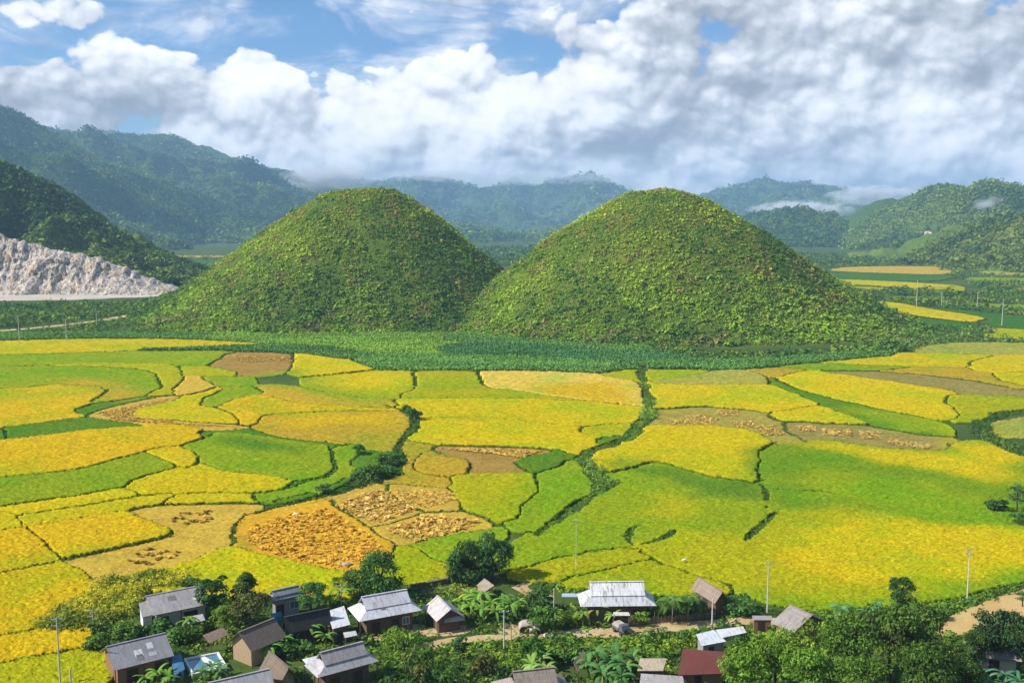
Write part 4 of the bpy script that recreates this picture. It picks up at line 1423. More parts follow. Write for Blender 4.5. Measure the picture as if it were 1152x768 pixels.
# ================================================================== village: roads and yards
ROAD = [(455, 742), (470, 730), (500, 722), (540, 718), (585, 716), (640, 713), (690, 711), (740, 706), (790, 702), (840, 698), (880, 699), (930, 706)]
ROADW = [1.0, 1.3, 1.3, 1.2, 1.2, 1.5, 1.9, 1.9, 1.6, 1.5, 1.2, 1.0]
strip('dirt_road', M_DIRT, ROAD, ROADW, 0.05, sub=1.2)
strip('footpath', M_DIRT, [(548, 642), (565, 640), (590, 641), (612, 646), (632, 652)], [0.8, 0.9, 1.0, .9, .5], 0.054, sub=1.0, jag=.4)
strip('footpath', M_DIRT, [(622, 672), (606, 668), (592, 664), (585, 660), (600, 653), (615, 650)], [.5, 1.2, 1.3, 1.2, .9, .5], 0.058, sub=1.0, jag=.5)


def yard(name, mat, pts, z, label=None):
    P = smooth_poly([tuple(at(*p)[:2]) for p in pts], 2)
    bm = MB(); bm.add([(x, y, z) for x, y in P], [tuple(range(len(P)))])
    o = bm.build(name, mat)
    tag(o, label, None, None, 'structure')
    return o


M_STRAW = soil_material('straw_ground', (0.52, 0.35, 0.13), (0.58, 0.41, 0.17), (0.38, 0.25, 0.08), 0.7)
YARD_R = [(1052, 716), (1056, 700), (1075, 690), (1100, 679), (1125, 670), (1160, 660), (1230, 650), (1240, 690), (1152, 700), (1110, 708), (1085, 714)]
yard('threshing_ground', M_STRAW, YARD_R, 0.06)
yard('yard', M_DIRT, [(470, 708), (490, 704), (535, 702), (530, 712), (500, 716), (476, 716)], 0.045)
yard('yard', M_DIRT, [(388, 716), (440, 706), (478, 700), (476, 712), (430, 722)], 0.042)
yard('yard', M_DIRT, [(560, 700), (592, 704), (604, 714), (560, 716)], 0.038)
yard('yard', M_BARE, [(470, 662), (505, 655), (535, 655), (520, 670), (480, 672)], 0.048)

EXCL = []      # footprints kept free of weeds: (cx, cy, ca, sa, hx, hy)

# ================================================================== building materials
def roof_mat(name, course, width, stain, rust=(0.16, 0.08, 0.05), rough=0.6, metal=0.0, grain=0.5):
    m, nt, b = new_mat(name, rough, 0.3)
    p = obj_pos(nt)
    oc = obj_color(nt)
    br = nt.nodes.new('ShaderNodeTexBrick')
    br.offset = 0.5
    sp = nt.nodes.new('ShaderNodeSeparateXYZ'); nt.links.new(p, sp.inputs[0])
    X, Y, Z = (S(nt, sp.outputs[i]) for i in range(3))
    nt.links.new(vec3(nt, X, Y + Z * 0.6, 0.0), br.inputs['Vector'])
    br.inputs['Color1'].default_value = (0.92, 0.92, 0.91, 1)
    br.inputs['Color2'].default_value = (1.06, 1.06, 1.05, 1)
    br.inputs['Mortar'].default_value = (0.76, 0.76, 0.76, 1)
    br.inputs['Scale'].default_value = 1.0
    br.inputs['Mortar Size'].default_value = 0.025
    br.inputs['Brick Width'].default_value = width
    br.inputs['Row Height'].default_value = course
    c = mixc(nt, 1.0, oc, br.outputs[0], 'MULTIPLY')
    n1 = noise(nt, p, 0.5, 5, 0.7, 0.4)
    st = noise(nt, vec3(nt, X * 2.2, Y * 0.5, Z * 0.5), 1.0, 5, 0.7)
    c = scale_col(nt, c, n1 * grain + (1.0 - grain * 0.5))
    c = mixc(nt, st.step(0.47, 0.68) * stain, c, rust)
    fine = noise(nt, p, 9.0, 3, 0.7)
    c = scale_col(nt, c, fine * 0.4 + 0.8)
    nt.links.new(c, b.inputs['Base Color'])
    b.inputs['Metallic'].default_value = metal
    w = nt.nodes.new('ShaderNodeTexWave'); w.wave_type = 'BANDS'; w.bands_direction = 'X'
    w.inputs['Scale'].default_value = 1.6
    nt.links.new(p, w.inputs['Vector'])
    bump(nt, b, S(nt, w.outputs['Fac']), 0.5, 0.04)
    return m


M_SHEET = roof_mat('roof_sheet', 1.8, 0.9, 0.5, (0.20, 0.13, 0.09))
M_STAINED = roof_mat('stained_sheet', 1.8, 0.9, 0.85, (0.20, 0.15, 0.12))
M_TILE = roof_mat('roof_tile', 0.34, 0.25, 0.5, (0.10, 0.085, 0.06), 0.85)
M_THATCH = roof_mat('thatch', 0.5, 3.0, 0.6, (0.14, 0.10, 0.06), 0.95)
M_WOOD = plain('weathered_wood', (0.16, 0.10, 0.065), 0.85, 0.15, 0.5, 3.0)
M_DWOOD = plain('dark_wood', (0.065, 0.045, 0.035), 0.85, 0.15, 0.5, 3.0)
M_LWOOD = plain('pale_wood', (0.42, 0.30, 0.18), 0.85, 0.15, 0.4, 3.0)
M_BRICK = plain('brown_brick', (0.30, 0.15, 0.09), 0.9, 0.1, 0.4, 5.0)
M_PLASTER = plain('plaster', (0.50, 0.48, 0.42), 0.9, 0.1, 0.3, 1.5)
M_WHITE = plain('white_paint', (0.72, 0.71, 0.68), 0.7, 0.2, 0.15, 2.0)
M_GREYW = plain('grey_wall', (0.30, 0.29, 0.28), 0.9, 0.1, 0.35, 1.5)
M_CONC = plain('concrete', (0.58, 0.56, 0.52), 0.85, 0.2, 0.2, 2.0)
M_GLASS = plain('window_glass', (0.10, 0.14, 0.17), 0.15, 0.6, 0.1)
M_BLUE = plain('blue_tarp', (0.07, 0.25, 0.45), 0.5, 0.4, 0.3, 1.2)
M_TARP = plain('grey_tarp', (0.45, 0.38, 0.34), 0.7, 0.2, 0.25, 1.5)
M_DARK = plain('dark_rubber', (0.025, 0.025, 0.028), 0.8, 0.2, 0.2)
M_METAL = plain('dark_metal', (0.12, 0.12, 0.13), 0.5, 0.5, 0.2)
M_BARK = plain('bark', (0.13, 0.09, 0.06), 0.9, 0.1, 0.4, 4.0)
M_PSTEM = plain('banana_stem', (0.24, 0.27, 0.09), 0.7, 0.2, 0.4, 3.0)
M_STONE = plain('stone', (0.16, 0.14, 0.12), 0.9, 0.1, 0.5, 1.8)
M_SACK = plain('woven_sack', (0.74, 0.72, 0.66), 0.8, 0.2, 0.1, 4.0)
m_, nt_, b_ = new_mat('pond_water', 0.08, 0.5)
b_.inputs['Base Color'].default_value = (0.10, 0.24, 0.36, 1)
bump(nt_, b_, noise(nt_, obj_pos(nt_), 2.0, 2), 0.05, 0.05)
M_WATER = m_


def frame_of(E1, E2, R, ze, zr, dmin=1.2, dmax=6.5):
    a, b, r = at(*E1, ze), at(*E2, ze), at(*R, zr)
    u = (b - a); u.z = 0
    L = u.length; u.normalize()
    n = Vector((-u.y, u.x, 0))
    d = (r - a).dot(n)
    d = max(dmin, min(dmax, d))
    base = a + u * (L / 2) + n * d
    base.z = 0
    return base, math.atan2(u.y, u.x), L, d


def exclude(base, rz, hx, hy):
    EXCL.append((base.x, base.y, math.cos(rz), math.sin(rz), hx, hy))


def house(label, E1, E2, R, ze, zr, roof=M_SHEET, rcol=(.35, .34, .34), wall=M_WOOD, style='gable', skirt=1.6, ov=0.6,
          doors=((0.0, 1.2, 2.0),), windows=(), cat='house', name='house', posts=True, side_col=None, wall_ends=None, dmax=6.5, ridge_cap=True, glazed=True, patches=0):
    base, rz, L, d = frame_of(E1, E2, R, ze, zr, dmax=dmax)
    root = empty(name, base, rz)
    tag(root, label, cat)
    exclude(base, rz, L / 2 + .2, d + .2)
    hx, hy = L / 2 - ov - (skirt * 0.45 if style == 'hipgable' else 0), d - ov
    hx = max(hx, 1.0); hy = max(hy, d * .55)
    slope = (zr - ze) / d
    # walls, carried up into the gables
    wt_ = zr - slope * hy - 0.14
    mb = MB()
    if style == 'gable':
        prof = [(-hy, 0), (hy, 0), (hy, wt_), (0, zr - 0.14), (-hy, wt_)]
        n = len(prof)
        vs = [(-hx, y, z) for y, z in prof] + [(hx, y, z) for y, z in prof]
        mb.add(vs, [tuple(range(n - 1, -1, -1)), tuple(range(n, 2 * n))] + [(i, (i + 1) % n, n + (i + 1) % n, n + i) for i in range(n)])
    else:
        mb.box((0, 0, (wt_ - .1) / 2), (2 * hx, 2 * hy, wt_ - .1))
    mb.build('wall', wall, root)
    # roof
    t = 0.07
    rb = MB()
    hL = L / 2
    if style == 'gable':
        rb.sheet((-hL, -d, ze), (hL, -d, ze), (hL, 0, zr), (-hL, 0, zr), t)
        rb.sheet((-hL, 0.012, zr), (hL, 0.012, zr), (hL, d, ze), (-hL, d, ze), t)
        if ridge_cap: rb.box((0, 0, zr + .03), (L + .06, .34, .07))
        o = rb.build('roof', roof, root); o.color = rcol + (1,)
    elif style == 'hipgable':
        yb = d * .52; zb = ze + (zr - ze) * .44; xi = hL - skirt
        rb.sheet((-xi - .3, -yb - .25, zb - .02), (xi + .3, -yb - .25, zb - .02), (xi + .3, 0, zr), (-xi - .3, 0, zr), t)
        rb.sheet((-xi - .3, 0.012, zr), (xi + .3, 0.012, zr), (xi + .3, yb + .25, zb - .02), (-xi - .3, yb + .25, zb - .02), t)
        if ridge_cap: rb.box((0, 0, zr + .03), (2 * xi + .66, .34, .07))
        o = rb.build('roof', roof, root); o.color = rcol + (1,)
        lo = MB()
        zi = zb + .02
        lo.sheet((-hL, -d, ze), (hL, -d, ze), (xi, -yb, zi), (-xi, -yb, zi), .06)
        lo.sheet((hL, d, ze), (-hL, d, ze), (-xi, yb, zi), (xi, yb, zi), .06)
        lo.sheet((hL, -d, ze), (hL, d, ze), (xi, yb, zi), (xi, -yb, zi), .06)
        lo.sheet((-hL, d, ze), (-hL, -d, ze), (-xi, -yb, zi), (-xi, yb, zi), .06)
        o2 = lo.build('roof_skirt', roof, root); o2.color = (side_col or rcol) + (1,)
        for s in (-1, 1):
            gb = MB()
            gb.tri((s * (xi - .1), -s * (yb - .15), zb + .05), (s * (xi - .1), s * (yb - .15), zb + .05), (s * (xi - .1), 0, zr - .16), .08)
            gb.build('gable_board', M_DWOOD, root)
    rr_ = random.Random(int(abs(base.x) * 10))
    for k in range(patches):
        pb = MB()
        x0 = rr_.uniform(-hL + 1, hL - 1); f0 = rr_.uniform(.2, .8)
        w, h = rr_.uniform(.5, 1.2), rr_.uniform(.12, .3)
        y1, y2 = -d * (1 - max(0, f0 - h / 2)), -d * (1 - min(1, f0 + h / 2))
        z1, z2 = ze + (zr - ze) * (1 + y1 / d) + .02, ze + (zr - ze) * (1 + y2 / d) + .02
        pb.sheet((x0, y1, z1), (x0 + w, y1, z1), (x0 + w, y2, z2), (x0, y2, z2), .015)
        o = pb.build('roof_patch', M_SHEET, root)
        v = rr_.choice((.18, .62, .5)); o.color = (v, v, v * 1.02, 1)
    for (x, w, h) in doors:
        q = MB(); q.box((x, -hy - .02, h / 2), (w, .06, h)); dr = q.build('door', M_DWOOD, root)  # dark wood panel also stands for the shade inside an open doorway
        q = MB(); q.box((x - w / 2 - .05, -hy - .03, h / 2), (.09, .1, h + .1)); q.box((x + w / 2 + .05, -hy - .03, h / 2), (.09, .1, h + .1)); q.box((x, -hy - .03, h + .09), (w + .2, .1, .1))
        q.build('door_frame', M_WOOD, dr)
    for (x, z, w, h) in windows:
        q = MB(); q.box((x, -hy - .02, z), (w, .05, h)); wn = q.build('window', M_GLASS if glazed else M_DWOOD, root)
        q = MB()
        for s in (-1, 1):
            q.box((x + s * (w / 2 + .04), -hy - .04, z), (.08, .1, h + .16)); q.box((x, -hy - .04, z + s * (h / 2 + .04)), (w, .1, .08))
        q.box((x, -hy - .05, z), (.05, .06, h))
        q.build('window_frame', M_WHITE if glazed else M_WOOD, wn)
    if posts:
        k = max(2, int(L / 3.2) + 1)
        for i in range(k):
            x = -hL + .25 + (L - .5) * i / (k - 1)
            q = MB(); q.tube([(x, -d + .3, 0), (x, -d + .3, ze + slope * .3 - .08)], .08, 6)
            q.build('post', M_WOOD, root)
    return root, L, d


def lean_to(label, quad, z_hi, z_lo, rcol, roof=M_SHEET, wall=None, cat='shed', name='shed', nposts=4):
    """monopitch shed; quad = pixels of the roof: back left, back right (z_hi), front right, front left (z_lo)"""
    A, B, C, D = at(*quad[0], z_hi), at(*quad[1], z_hi), at(*quad[2], z_lo), at(*quad[3], z_lo)
    c = (A + B + C + D) / 4
    base = Vector((c.x, c.y, 0))
    root = empty(name, base)
    tag(root, label, cat)
    q = [p - base for p in (D, C, B, A)]
    rb = MB(); rb.sheet(*q, .06)
    o = rb.build('roof', roof, root); o.color = rcol + (1,)
    ctr = sum(q, Vector()) / 4
    r = max((p - ctr).length for p in q)
    EXCL.append((base.x, base.y, 1, 0, r * .72, r * .72))
    ins = [ctr + (p - ctr) * .86 for p in q]
    if wall is not None:
        wb = MB()
        bot = [Vector((p.x, p.y, 0)) for p in ins]
        top = [Vector((p.x, p.y, p.z - .1)) for p in ins]
        wb.add(bot + top, [(0, 1, 5, 4), (1, 2, 6, 5), (2, 3, 7, 6), (3, 0, 4, 7), (4, 5, 6, 7), (3, 2, 1, 0)])
        wb.build('wall', wall, root)
        f0, f1 = ins[0], ins[1]
        mid = f0.lerp(f1, .4); dd = (f1 - f0); dd.z = 0
        if dd.length > 1.6:
            ang = math.atan2(dd.y, dd.x); nn = Vector((dd.y, -dd.x, 0)).normalized() * .03
            hh_ = min(1.8, f0.z - .3)
            q2 = MB(); q2.box((mid.x + nn.x, mid.y + nn.y, hh_ / 2), (.9, .06, hh_), ang); q2.build('door', M_DWOOD, root)
    else:
        for p in ins[:nposts]:
            q2 = MB(); q2.tube([(p.x, p.y, 0), (p.x, p.y, p.z - .05)], .07, 6); q2.build('post', M_WOOD, root)
    return root


GREY, BROWN, PALE = (.30, .285, .29), (.20, .155, .12), (.62, .61, .63)
house('long grey roofed shed between the yellow thicket and two dark trees', (172, 692), (236, 679), (196, 664), 2.9, 4.6, M_SHEET, (.36, .335, .345), M_PLASTER, doors=((-2.5, 1.1, 2.0),), windows=((1.5, 1.6, 2.0, 1.1),), glazed=False, patches=2, cat='shed')
lean_to('low grey lean-to roof at the left end of the long grey shed', [(156, 678), (170, 674), (172, 691), (160, 694)], 3.0, 2.6, (.34, .32, .32), wall=M_WHITE)
house('old wooden house with a patched slate grey roof at the lower left', (128, 754), (196, 737), (154, 719), 2.7, 4.7, M_SHEET, (.27, .27, .29), M_BRICK, doors=((-1.5, 1.4, 2.0), (2.2, 1.2, 2.0)), patches=4)
house('small bluish grey roofed house with two dark windows beside the big dark trees', (304, 677), (344, 668), (318, 662), 3.1, 4.4, M_SHEET, (.25, .285, .31), M_GREYW, style='hipgable', skirt=1.0, doors=((-1.2, 1.2, 2.0),), windows=((1.2, 1.6, 1.4, 1.2),), posts=False)
house('brown tiled roofed house with a pale wooden gable joined to the black roof', (283, 733), (323, 716), (293, 701), 2.6, 4.8, M_TILE, BROWN, M_LWOOD, doors=((0.5, 1.2, 1.9),))
house('black tiled roofed house between the brown roof and the white sheet roof', (323, 713), (374, 702), (341, 690), 2.5, 4.7, M_TILE, (.05, .047, .05), M_DWOOD, doors=((0, 1.2, 1.9),))
lean_to('white sheet metal roof at the right end of the black tiled roof', [(368, 687), (387, 681), (394, 702), (374, 707)], 3.4, 2.6, (.68, .68, .70), wall=M_WOOD)
house('large pale silver roofed house with skirted roof in the middle of the village', (404, 699), (475, 686), (431, 667), 3.0, 5.6, M_SHEET, (.60, .59, .63), M_WOOD, style='hipgable', skirt=1.7, doors=((-2.2, 1.4, 2.1), (0.8, 1.1, 2.1)), windows=((2.6, 1.6, 1.0, 1.1),), side_col=(.66, .66, .70), patches=1)
house('pale roofed house with its brown gable turned to the right beside the silver roof', (476, 683), (491, 699), (499, 677), 2.2, 3.8, M_STAINED, (.58, .54, .52), M_WOOD, doors=((0, 1.1, 1.9),), dmax=4.2)
lean_to('pale awning sheet under the brown gable of the stained roof house', [(499, 694), (521, 692), (523, 697), (500, 700)], 2.3, 1.8, (.50, .46, .40))
house('grey roofed house with a white side skirt near the bottom left of centre', (357, 762), (427, 743), (382, 728), 2.9, 5.2, M_SHEET, (.37, .345, .35), M_WOOD, style='hipgable', skirt=1.7, doors=((-1.8, 1.3, 2.0), (1.6, 1.2, 2.0)), side_col=(.48, .46, .47))
lean_to('white twin sheet awning at the left corner of the grey skirted roof', [(340, 741), (357, 737), (364, 748), (353, 756)], 3.2, 2.6, (.70, .70, .72))
lean_to('small brown plank roof on posts above the blue pool', [(228, 714), (251, 705), (257, 713), (236, 723)], 2.6, 2.2, (.24, .17, .13), M_THATCH)
house('steep brown thatched hut with a sharp ridge left of the grey skirted roof', (291, 753), (313, 773), (318, 745), 1.5, 3.8, M_THATCH, (.21, .16, .115), M_LWOOD, doors=((0, .9, 1.6),), posts=False, dmax=3.0)
house('plain grey roof cut by the bottom edge left of the thatched hut', (242, 795), (312, 778), (268, 760), 2.8, 4.6, M_SHEET, (.34, .34, .36), M_GREYW, doors=((0, 1.2, 2.0),))
house('big white sheet roofed house streaked with grey stains beside the road', (653, 682), (739, 681), (696, 654), 3.0, 6.0, M_STAINED, (.76, .76, .78), M_WOOD, style='hipgable', skirt=2.0, doors=((-1.0, 1.5, 2.1),), windows=((3.0, 1.7, 1.4, 1.0),), side_col=(.62, .63, .67), glazed=False)
lean_to('small white porch sheet in front of the big white roof', [(690, 688), (707, 688), (709, 692), (689, 692)], 2.4, 2.2, (.66, .62, .58))
house('brown roofed barn with its plank gable turned to the right behind the papaya trees', (777, 662), (804, 679), (804, 660), 2.3, 4.1, M_THATCH, (.32, .24, .19), M_WOOD, doors=((0, 1.2, 1.9),), posts=False, dmax=4.0)
house('weathered grey brown roof rising from the tree tops at the right', (867, 700), (892, 712), (897, 684), 2.6, 4.6, M_THATCH, (.33, .29, .27), M_BRICK, doors=((0, 1.1, 1.9),), posts=False, dmax=5.0)
lean_to('small brick outhouse with a flat grey slab roof at the end of the dirt road', [(846, 692), (868, 692), (869, 697), (847, 697)], 2.2, 2.1, (.38, .34, .32), wall=M_BRICK, name='outhouse', cat='outhouse')
lean_to('white metal roofed shed with a bluish tint below the dirt road', [(783, 713), (803, 708), (817, 721), (790, 726)], 2.6, 2.3, (.66, .69, .76), wall=M_GREYW)
lean_to('narrow white metal roof behind the bluish white shed', [(805, 708), (836, 704), (840, 711), (812, 717)], 2.6, 2.4, (.70, .70, .72))
lean_to('rusty dark red roof among the trees at the bottom', [(768, 729), (819, 733), (817, 757), (763, 759)], 3.2, 2.2, (.17, .045, .035), M_TILE, wall=M_BRICK)
lean_to('beige sheet roof left of the rusty red roof', [(720, 740), (750, 740), (746, 754), (717, 754)], 2.6, 2.2, (.52, .42, .29), M_SHEET, wall=M_WOOD)
lean_to('grey roof at the bottom edge below the beige sheet roof', [(721, 757), (768, 760), (772, 775), (719, 775)], 2.4, 2.0, (.42, .38, .36), M_SHEET, wall=M_GREYW)
house('grey brown thatched house cut by the bottom edge in the middle', (566, 795), (650, 785), (606, 752), 2.6, 5.4, M_THATCH, (.29, .245, .21), M_WOOD, style='hipgable', skirt=2.4, side_col=(.38, .31, .25))
lean_to('small tilted brown roof behind the bottom thatched house', [(645, 744), (656, 730), (664, 742), (650, 754)], 2.6, 1.9, (.30, .21, .16), M_THATCH)
lean_to('tan square roofed hut standing among the banana plants', [(536, 658), (545, 650), (556, 658), (546, 665)], 2.2, 2.1, (.52, .40, .30), M_THATCH, wall=M_LWOOD, name='hut', cat='hut')
lean_to('white framed carport with a blue panel left of the big white roof', [(632, 667), (650, 667), (650, 671), (632, 671)], 2.2, 2.0, (.42, .52, .60), M_SHEET)
house('grey walled house hidden behind the trees at the lower right', (1090, 738), (1150, 744), (1118, 726), 2.5, 3.7, M_SHEET, (.33, .31, .30), M_PLASTER, doors=((0, 1.2, 2.0),), posts=False)
lean_to('small open shed with a grey sheet roof beside the long grey shed', [(208, 694), (228, 690), (231, 697), (212, 702)], 2.0, 1.8, (.46, .46, .46))
lean_to('tiny grey sheet roof left of the stained pale roof', [(386, 711), (400, 709), (402, 714), (388, 717)], 1.9, 1.7, (.58, .57, .55))

# ------------------------------------------------------------------ pool, tarps, stores
def pool():
    q = [at(*p, .7) for p in ((208, 741), (245, 734), (254, 749), (217, 758))]
    c = sum(q, Vector()) / 4; base = Vector((c.x, c.y, 0))
    root = empty('pool', base); tag(root, 'shallow blue pool with a white rim among the lower left houses', 'pool')
    EXCL.append((c.x, c.y, 1, 0, 3.4, 2.2))
    q = [p - base for p in q]
    rim = MB()
    for i in range(4):
        a, b = q[i], q[(i + 1) % 4]
        m = (a + b) / 2; d = b - a
        rim.box((m.x, m.y, .4), (d.length + (.3 if i % 2 else -.3), .3, .8), math.atan2(d.y, d.x))
    rim.build('rim', M_WHITE, root)
    ins = [p * .95 for p in q]
    wb = MB(); wb.add([(p.x, p.y, .56) for p in ins], [(3, 2, 1, 0)]); wb.build('water', M_WATER, root)
    sh = MB()
    pp = [ins[0].lerp(ins[1], .45), ins[0].lerp(ins[1], .6), ins[3].lerp(ins[2], .95), ins[3].lerp(ins[2], .55)]
    sh.sheet(*[(p.x, p.y, .62) for p in reversed(pp)], .03)
    sh.build('plastic_sheet', M_WHITE, root)


pool()
lean_to('blue tarpaulin shelter between the patched roof house and the pool', [(192, 737), (204, 735), (208, 752), (196, 760)], 2.0, 1.4, (.06, .22, .38), M_SHEET, wall=M_BLUE, name='tarp_shelter', cat='shelter')
lean_to('blue tarp under the windows of the bluish grey roofed house', [(304, 690), (316, 687), (318, 692), (307, 695)], 1.0, .8, (.06, .26, .36), M_SHEET, wall=M_BLUE, name='tarp_shelter', cat='shelter')


def covered_stack():
    p = at(595, 711); root = empty('covered_stack', p, 0.1)
    tag(root, 'stack of firewood under two creased grey tarps beside the dirt road', 'woodpile')
    EXCL.append((p.x, p.y, 1, 0, 2.2, 1.6))
    lg = MB()
    rr = random.Random(3)
    for i in range(7):
        for k in range(3):
            lg.tube([(-1.5 + rr.uniform(0, .2), -.5 + i * .2, .15 + k * .32), (1.2 + rr.uniform(0, .3), -.5 + i * .2 + rr.uniform(-.05, .05), .15 + k * .32)], .13, 6)
    lg.build('firewood', M_DWOOD, root)

    def tarp(cx, cy, w, d, h, seed):
        n = 12
        g = np.linspace(-1, 1, n)
        X, Y = np.meshgrid(g, g)
        Z = h * (1 - .35 * np.abs(Y) ** 2 - .28 * np.abs(X) ** 3) + .12 * vnoise(X * 3 + seed, Y * 3, seed)
        V = np.stack([(cx + X * w).ravel(), (cy + Y * d).ravel(), Z.ravel()], 1)
        ix = np.arange(n * n).reshape(n, n)
        F = np.stack([ix[:-1, :-1].ravel(), ix[:-1, 1:].ravel(), ix[1:, 1:].ravel(), ix[1:, :-1].ravel()], 1)
        o = link('tarp', np_mesh('tarp', V, F, smooth=True), root, M_TARP)
        sm = o.modifiers.new('thick', 'SOLIDIFY'); sm.thickness = .03
    tarp(-.35, .35, 1.25, 1.0, 1.9, 2)
    tarp(.85, -.35, .85, .7, 1.35, 5)


covered_stack()


def farm_truck():
    p = at(699, 712); root = empty('farm_truck', p, math.radians(-62))
    tag(root, 'small dark farm truck with a pale tarped load on the dirt road', 'truck')
    EXCL.append((p.x, p.y, 1, 0, 1.6, 1.6))
    m = MB()      # chassis rails and bed; +x is the front
    m.box((-.1, 0, .52), (2.9, .9, .12)); m.box((-.65, 0, .66), (1.75, 1.45, .1))
    for s in (-1, 1): m.box((-.65, s * .72, .88), (1.75, .05, .36))
    m.box((-1.52, 0, .88), (.05, 1.4, .36)); m.build('cargo_bed', M_METAL, root)
    c = MB()
    prof = [(.3, .6), (1.25, .6), (1.3, 1.0), (1.02, 1.62), (.3, 1.68)]
    vs = [(x, -.68, z) for x, z in prof] + [(x, .68, z) for x, z in prof]
    c.add(vs, [(0, 1, 2, 3, 4), (9, 8, 7, 6, 5)] + [(i, i + 5, (i + 1) % 5 + 5, (i + 1) % 5) for i in range(5)])
    cab = c.build('cab', M_METAL, root)
    w = MB(); w.sheet((1.295, -.58, 1.08), (1.295, .58, 1.08), (1.075, .58, 1.54), (1.075, -.58, 1.54), -.03); w.build('windscreen', M_GLASS, cab)
    t = MB(); t.sheet((-1.5, -.74, 1.3), (.28, -.74, 1.35), (.28, .74, 1.35), (-1.5, .74, 1.3), .3)
    t.box((-.6, 0, 1.40), (1.5, 1.1, .3), 0, .04); t.build('load', M_TARP, root)
    for s in (-1, 1):
        h = MB(); h.tube([(1.27, s * .5, .8), (1.33, s * .5, .8)], .1, 10); h.build('headlight', M_WHITE, root)
        for x in (-.95, .8):
            wh = MB(); wh.tube([(x, s * .56, .36), (x, s * .76, .36)], .36, 14); k = wh.build('wheel', M_DARK, root)
            hb = MB(); hb.tube([(x, s * .755, .36), (x, s * .785, .36)], .16, 10); hb.build('hub', M_METAL, k)
    b = MB(); b.box((1.36, 0, .56), (.08, 1.3, .16)); b.build('bumper', M_METAL, root)


farm_truck()

# sacks
def sack(px, py, s, label, rz=0.0, group=None, mat=None):
    n = 10
    V, F = [], []
    rr = random.Random(int(px))
    for i in range(n):
        t = i / (n - 1); r = math.sin(math.pi * (0.06 + t * .88)) ** .6
        for k in range(10):
            a = 2 * math.pi * k / 10
            V.append(((t - .5) * 2 * s, math.cos(a) * r * s * .55 * rr.uniform(.88, 1.1), s * .45 + math.sin(a) * r * s * .42 * rr.uniform(.88, 1.1)))
    for i in range(n - 1):
        for k in range(10): F.append((i * 10 + k, i * 10 + (k + 1) % 10, (i + 1) * 10 + (k + 1) % 10, (i + 1) * 10 + k))
    F.append(tuple(range(9, -1, -1))); F.append(tuple(range((n - 1) * 10, n * 10)))
    mb = MB(); mb.add(V, F)
    o = mb.build('sack', mat or M_SACK, None, True)
    p = at(px, py); o.location = p; o.rotation_euler = (0, 0, rz)
    tag(o, label, 'sack', group)
    return o


sack(333, 580, .8, 'white sack lying at the top of the orange harvested field', .4)
o = sack(390, 637, .9, 'pale pinkish sack at the lower edge of the orange harvested field', .2, mat=M_TARP)
o = sack(770, 634, .55, 'white bundle lying in the yellow green rice near the brown barn', .3); o.location.z = .55
sack(614, 716.5, .7, 'two white sacks side by side on the dirt road by the woodpile', 1.2, 'white sacks by the road')
sack(620.5, 716.5, .7, 'two white sacks side by side on the dirt road by the woodpile', 1.4, 'white sacks by the road')


# ------------------------------------------------------------------ fences and walls
def fence(label, P, h, mat, gap, seed, name='fence'):
    pts = [at(*p) for p in P]
    base = pts[0].copy()
    root = empty(name, base); tag(root, label, 'fence')
    rr = random.Random(seed)
    pk = MB(); rl = MB(); last = 0
    for i in range(len(pts) - 1):
        a, b = pts[i] - base, pts[i + 1] - base
        L = (b - a).length; n = max(1, int(L / gap))
        for k in range(n):
            q = a.lerp(b, k / n)
            hh = h * rr.uniform(.75, 1.1)
            pk.box((q.x, q.y, hh / 2), (.14, .04, hh), math.atan2((b - a).y, (b - a).x) + rr.uniform(-.1, .1), rr.uniform(-.08, .08))
        for z in (.35, .8):
            rl.tube([(a.x, a.y + .06, h * z), (b.x, b.y + .06, h * z)], .035, 5)
        m = max(1, int(L / 2.5))
        for k in range(m + 1):
            q = a.lerp(b, k / m)
            pb = MB(); pb.tube([(q.x, q.y + .1, 0), (q.x, q.y + .1, h * 1.1)], .06, 6); pb.build('post', M_DWOOD, root)
    pk.build('pickets', mat, root); rl.build('rail', M_DWOOD, root)


fence('grey bamboo picket fence along the upper side of the dirt road', [(708, 703), (730, 702), (755, 700), (780, 697.5), (806, 694)], 1.3, plain('bamboo', (.25, .21, .16), .85, .1, .4, 3), .22, 4)
fence('short weathered picket fence in front of the brown barn', [(812, 692.5), (840, 690)], 1.0, M_WOOD, .25, 6)


def stone_wall(label, P, h, w):
    pts = [at(*p) for p in P]; base = pts[0].copy()
    rr = random.Random(8); mb = MB()
    for i in range(len(pts) - 1):
        a, b = pts[i] - base, pts[i + 1] - base
        L = (b - a).length; n = max(1, int(L / .6)); ang = math.atan2((b - a).y, (b - a).x)
        for k in range(n):
            q = a.lerp(b, (k + .5) / n)
            for r in range(3):
                mb.box((q.x + rr.uniform(-.05, .05), q.y + rr.uniform(-.05, .05), h * (r + .5) / 3), (.57 * rr.uniform(.9, 1.0), w * rr.uniform(.85, 1.1), h / 3 * .97), ang + rr.uniform(-.05, .05))
    o = mb.build('stone_wall', M_STONE); o.location = base
    tag(o, label, 'wall')


stone_wall('low dark stone wall curving below the yellow green plot beside the silver roof', [(462, 664), (480, 661), (500, 657), (522, 652), (545, 646)], 1.1, .6)


